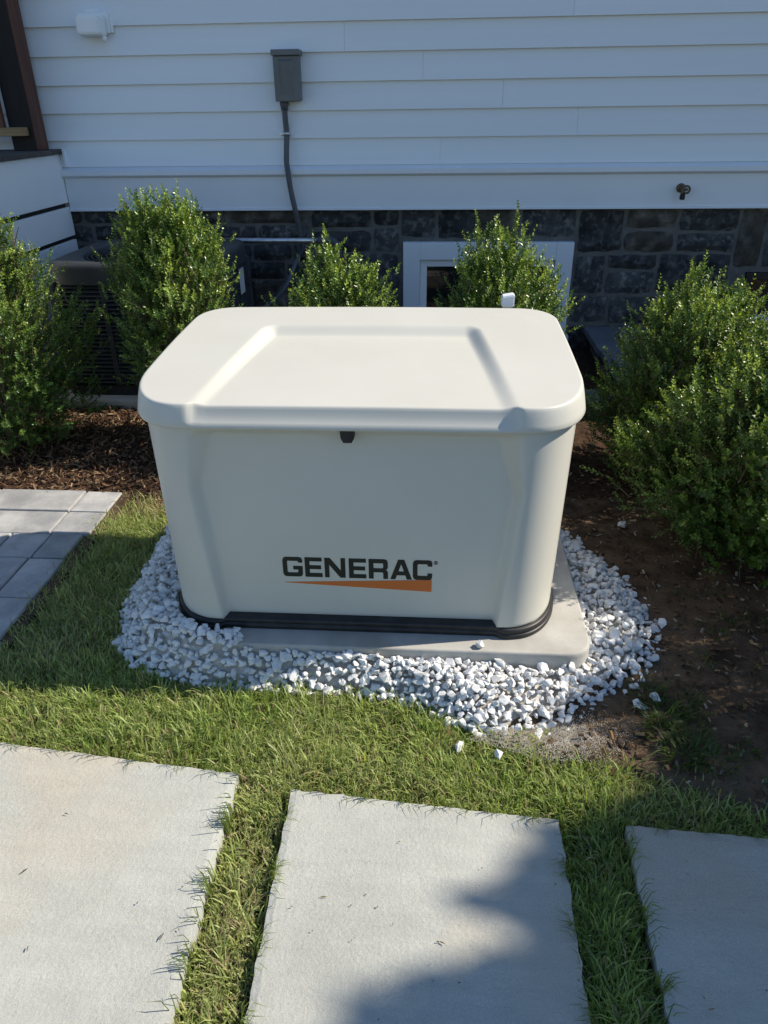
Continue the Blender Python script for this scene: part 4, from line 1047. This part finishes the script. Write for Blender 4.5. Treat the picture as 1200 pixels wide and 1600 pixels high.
# ------------------------------------------------------------------ shrubs
def shrub(loc, rx, ry, h, nspr, seed, label, group, lean=(0, 0), top_pow=.55, wisps=14, leafscale=1.0, bottom=.35):
    rs = np.random.default_rng(seed)
    root = tag(empty('boxwood_shrub', loc), label, 'shrub', group)
    # sprig bases through the crown volume, denser near its uneven surface
    n = nspr
    u = rs.uniform(.03, 1, n) ** .9; a = rs.uniform(0, 2 * np.pi, n)
    lob = 1 + .34 * vnoise(a * 1.6 + 9, u * 5 + seed, seed, 1.3, 3) + .22 * vnoise(np.cos(a) * 3 + 5, np.sin(a) * 3 + u * 7, seed + 3, 1.4, 2)
    prof = np.clip((u / bottom), 0, 1) ** .35 * (1 - np.clip((u - .45) / .58, 0, 1) ** 2.2) ** top_pow
    rad = np.maximum(prof, .05) * lob; sh = rs.uniform(0, 1, n) ** .42 * rs.uniform(.86, 1.1, n)
    bx = rx * rad * sh * np.cos(a) + lean[0] * u; by = ry * rad * sh * np.sin(a) + lean[1] * u; bz = h * .97 * u
    out = np.stack([np.cos(a) * sh, np.sin(a) * sh, .55 + 1.1 * u ** 2], -1) + rs.normal(0, .38, (n, 3))
    K = 30                                                    # upright branches that make the uneven outline
    ua = rs.uniform(0, 2 * np.pi, K); uu = rs.uniform(.28, 1.0, K); uu[:6] = rs.uniform(.85, 1.06, 6)
    pr = np.clip(uu / bottom, 0, 1) ** .35 * (1 - np.clip((uu - .45) / .62, 0, 1) ** 2.2) ** top_pow
    rr_ = rs.uniform(.72, 1.12, K) * np.maximum(pr, .12)
    tip = np.stack([rx * rr_ * np.cos(ua) + lean[0] * uu, ry * rr_ * np.sin(ua) + lean[1] * uu, h * uu], -1)
    root_ = np.stack([rx * .25 * np.cos(ua), ry * .25 * np.sin(ua), h * np.clip(uu - .5, .06, .5)], -1)
    bi = rs.integers(0, K, n); tt_ = rs.random(n) ** .7; onb = rs.random(n) < .62
    pb = root_[bi] + (tip[bi] - root_[bi]) * tt_[:, None] + rs.normal(0, 1, (n, 3)) * (.062 * (1.15 - .7 * tt_))[:, None]
    ob = (tip[bi] - root_[bi]); ob /= np.linalg.norm(ob, axis=1)[:, None]
    ob = ob + [0, 0, .35] + rs.normal(0, .42, (n, 3))
    bx = np.where(onb, pb[:, 0], bx * .93); by = np.where(onb, pb[:, 1], by * .93); bz = np.where(onb, np.maximum(pb[:, 2], .04), bz * .96)
    out = np.where(onb[:, None], ob, out)
    L = rs.uniform(.055, .11, n)
    # long shoots standing above the crown
    wi = rs.choice(np.where(u > .55)[0], min(wisps, int((u > .55).sum())), replace=False); L[wi] *= rs.uniform(1.3, 1.9, len(wi)); out[wi] += [0, 0, 1.5]
    out /= np.linalg.norm(out, axis=1)[:, None]
    base = np.stack([bx, by, bz], -1)
    nl = 9                                                    # leaf pairs per sprig
    side0 = np.cross(out, rs.normal(0, 1, (n, 3))); side0 /= np.linalg.norm(side0, axis=1)[:, None]
    side1 = np.cross(out, side0)
    ks = np.arange(nl)
    t = (ks + .6) / nl
    pos = base[:, None] + out[:, None] * (L[:, None] * t[None])[..., None]
    V = []; Cc = []
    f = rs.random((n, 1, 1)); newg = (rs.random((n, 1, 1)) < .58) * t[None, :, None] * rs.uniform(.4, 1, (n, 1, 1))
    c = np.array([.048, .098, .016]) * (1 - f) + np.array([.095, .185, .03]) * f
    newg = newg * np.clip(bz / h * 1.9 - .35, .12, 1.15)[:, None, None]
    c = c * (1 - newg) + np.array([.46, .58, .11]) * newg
    for sgn in (1, -1):
        ax = np.where((ks % 2 == 0)[None, :, None], side0[:, None], side1[:, None]) * sgn
        d = ax * .85 + out[:, None] * (.55 + .7 * (t ** 3)[None, :, None]) + rs.normal(0, .22, (n, nl, 3)); d /= np.linalg.norm(d, axis=2)[..., None]
        wv = np.cross(d, out[:, None] + rs.normal(0, .25, (n, nl, 3))); wv /= np.linalg.norm(wv, axis=2)[..., None] + 1e-6
        nv_ = np.cross(wv, d)
        ll = rs.uniform(.0115, .020, (n, nl, 1)) * (1 - .35 * t[None, :, None] ** 3) * leafscale; ww = ll * rs.uniform(.27, .36, (n, nl, 1))
        p0 = pos; p1 = pos + d * ll * .5 + wv * ww + nv_ * ll * .10; p2 = pos + d * ll; p3 = pos + d * ll * .5 - wv * ww + nv_ * ll * .10
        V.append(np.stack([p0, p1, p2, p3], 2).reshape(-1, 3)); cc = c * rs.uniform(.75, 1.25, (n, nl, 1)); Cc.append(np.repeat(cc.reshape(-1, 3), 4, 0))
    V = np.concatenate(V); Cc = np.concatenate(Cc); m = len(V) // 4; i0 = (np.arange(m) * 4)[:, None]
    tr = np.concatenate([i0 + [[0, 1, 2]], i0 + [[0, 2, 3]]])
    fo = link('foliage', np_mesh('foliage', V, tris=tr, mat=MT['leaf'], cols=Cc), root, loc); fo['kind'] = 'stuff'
    # stems and twigs
    bm_v, bm_q = [], []
    def twig(p, q, r0, r1):
        p, q = np.array(p), np.array(q); dd = q - p; dd = dd / (np.linalg.norm(dd) + 1e-9); s = np.cross(dd, [.3, .5, .8]); s /= np.linalg.norm(s); t2 = np.cross(dd, s); o = len(bm_v)
        for c0, r in ((p, r0), (q, r1)):
            for k in range(4): aa = math.pi / 2 * k; bm_v.append(c0 + (s * math.cos(aa) + t2 * math.sin(aa)) * r)
        for k in range(4): bm_q.append((o + k, o + (k + 1) % 4, o + 4 + (k + 1) % 4, o + 4 + k))
    for k in range(9):
        aa = rs.uniform(0, 6.28); q = (rx * .35 * math.cos(aa), ry * .35 * math.sin(aa), h * rs.uniform(.4, .6)); twig((.03 * math.cos(aa), .03 * math.sin(aa), -.03), q, .011, .006)
        for j in range(5):
            bb = aa + rs.normal(0, .6); q2 = (rx * .7 * math.cos(bb) + lean[0] * .6, ry * .7 * math.sin(bb) + lean[1] * .6, h * rs.uniform(.3, .9)); twig(q, q2, .005, .002)
    for k in range(0, n, 2):
        twig(base[k] - out[k] * .04, base[k] + out[k] * L[k], .0013, .0006)
    link('stems', np_mesh('stems', bm_v, quads=bm_q, mat=MT['twig']), root, loc)
    return root
GRP = 'boxwood shrubs planted around the generator'
shrub((-2.14, 3.28, 0.0), .56, .44, 1.22, 5200, 1, 'dark tall shrub at the left edge of the frame by the deck', GRP, top_pow=1.0, wisps=40, bottom=.25, lean=(-.17, 0))
shrub((-1.21, 3.42, 0.02), .31, .31, 1.12, 3600, 2, 'bright upright shrub with tall shoots in front of the air conditioner', GRP, top_pow=.8, wisps=50)
shrub((-0.43, 3.32, 0.02), .28, .27, 0.90, 2500, 3, 'small rounded shrub behind the generator lid, under the metal pipe', GRP, wisps=40)
shrub((0.275, 3.32, 0.02), .29, .27, 0.96, 2700, 4, 'shrub behind the generator in front of the basement window', GRP, wisps=40)
shrub((1.03, 3.10, 0.0), .34, .34, 0.83, 3600, 5, 'rear shrub of the pair right of the generator, with sunlit top', GRP, lean=(.04, 0), wisps=40)
shrub((1.27, 2.46, 0.0), .56, .43, 0.84, 6200, 6, 'largest front shrub at the right edge, dark with glinting leaves', GRP, lean=(.10, 0), wisps=44)
shrub((1.90, 1.93, 0.0), .58, .46, 1.12, 3600, 8, 'shrub just outside the frame beside the shaded soil', GRP)
shrub((2.02, 1.22, 0.0), .50, .40, .98, 2800, 10, 'unseen shrub added to shade the soil nearest the right stone slab', GRP)  # unseen, put in to shade the lower right soil and lawn
shrub((2.28, 2.30, 0.0), .50, .46, 1.02, 3000, 9, 'unseen shrub added beyond the largest front shrub to shade the soil', GRP)  # unseen, added so the soil at the right lies in shade

# white capped pipe behind the generator
vp = tag(empty('white_stake', (0.255, 2.78, 0)), 'white capped plastic pipe standing up behind the generator lid', 'pipe')
box('pipe', (0.243, 0.273, 2.768, 2.798, -.03, 0.845), MT['galv'], vp, .003)
bm = bmesh.new(); v = add_box(bm, .237, .283, 2.755, 2.805, .8455, .892)
for q in v:
    if q.co.z > .87 and q.co.x < .25: q.co.z -= .008
bmesh.ops.bevel(bm, geom=list(bm.edges), offset=.004, segments=2, affect='EDGES'); link('cap', bm_mesh('cap', bm, MT['white']), vp)

# ------------------------------------------------------------------ tree outside the frame (its shade falls across the slabs)
def tree(loc, cc, rad, nleaf, seed, label):
    rs = np.random.default_rng(seed); root = tag(empty('shade_tree', loc), label, 'tree')
    # crown cut to a shadow outline: only clumps shading inside it are kept
    SHADE = [(.44, 1.44), (.42, 1.24), (.50, 1.00), (.36, .88), (.15, .845), (-.045, .74), (-.25, .55), (-.45, .1), (0, -2.2), (4.5, -1.5), (4.5, 1.4), (1.3, 1.5), (.80, 1.40)]
    cl = rs.normal(0, 1, (1500, 3)); cl /= np.linalg.norm(cl, axis=1)[:, None]; cl *= (rs.random((1500, 1)) ** .45) * 1.0
    cp = cl * np.array(rad) + np.array(cc); gx = cp[:, 0] - 1.1 * cp[:, 2]; gy = cp[:, 1] - .22 * cp[:, 2]
    ok = in_poly(gx, gy, SHADE) & (poly_dist(gx, gy, SHADE) > .125)
    cl = cl[ok][:420]
    tipc = np.array([[.40, 1.035, 5.0], [.47, 1.03, 5.1]]); tipc = np.stack([tipc[:, 0] + 1.1 * tipc[:, 2], tipc[:, 1] + .22 * tipc[:, 2], tipc[:, 2]], -1)  # extra clumps placed to cast the tip of that shadow
    cl = np.concatenate([cl, (tipc - np.array(cc)) / np.array(rad)])
    k = rs.integers(0, len(cl), nleaf); p = (cl[k] + rs.normal(0, 1, (nleaf, 3)) * .032) * np.array(rad) + np.array(cc)
    d = rs.normal(0, 1, (nleaf, 3)); d /= np.linalg.norm(d, axis=1)[:, None]; s = np.cross(d, rs.normal(0, 1, (nleaf, 3))); s /= np.linalg.norm(s, axis=1)[:, None]
    L = rs.uniform(.05, .09, (nleaf, 1)); V = np.stack([p, p + d * L + s * L * .5, p + d * L * 2, p + d * L - s * L * .5], 1).reshape(-1, 3)
    i0 = (np.arange(nleaf) * 4)[:, None]
    c = np.array([.05, .09, .02]) * rs.uniform(.6, 1.5, (nleaf, 1))
    o = link('crown', np_mesh('crown', V, quads=i0 + [[0, 1, 2, 3]], mat=MT['crown'], cols=np.repeat(c, 4, 0)), root); o['kind'] = 'stuff'
    pts = spline([(loc[0], loc[1], -.1), (loc[0] + .05, loc[1], cc[2] * .4), (cc[0], cc[1], cc[2] * .9), (cc[0], cc[1], cc[2] + rad[2] * .6)], 6)
    link('trunk', tube_mesh('trunk', pts, [.16 - .13 * i / (len(pts) - 1) for i in range(len(pts))], MT['bark'], 12), root)
    for i in range(9):
        e = cl[i * 5] * np.array(rad) + np.array(cc); link('limb', tube_mesh('limb', spline([pts[12], (pts[12] + Vector(e)) / 2 + Vector((0, 0, .15)), Vector(e)], 4), [.05 - .005 * j for j in range(9)], MT['bark'], 7), root)
TT = 5.0
tree((1.75 + 1.1 * TT, -.10 + .22 * TT, 0), (1.75 + 1.1 * TT, -.10 + .22 * TT, TT), (1.75, 1.75, 1.3), 110000, 3, 'leafy tree standing beyond the right edge of the lawn')
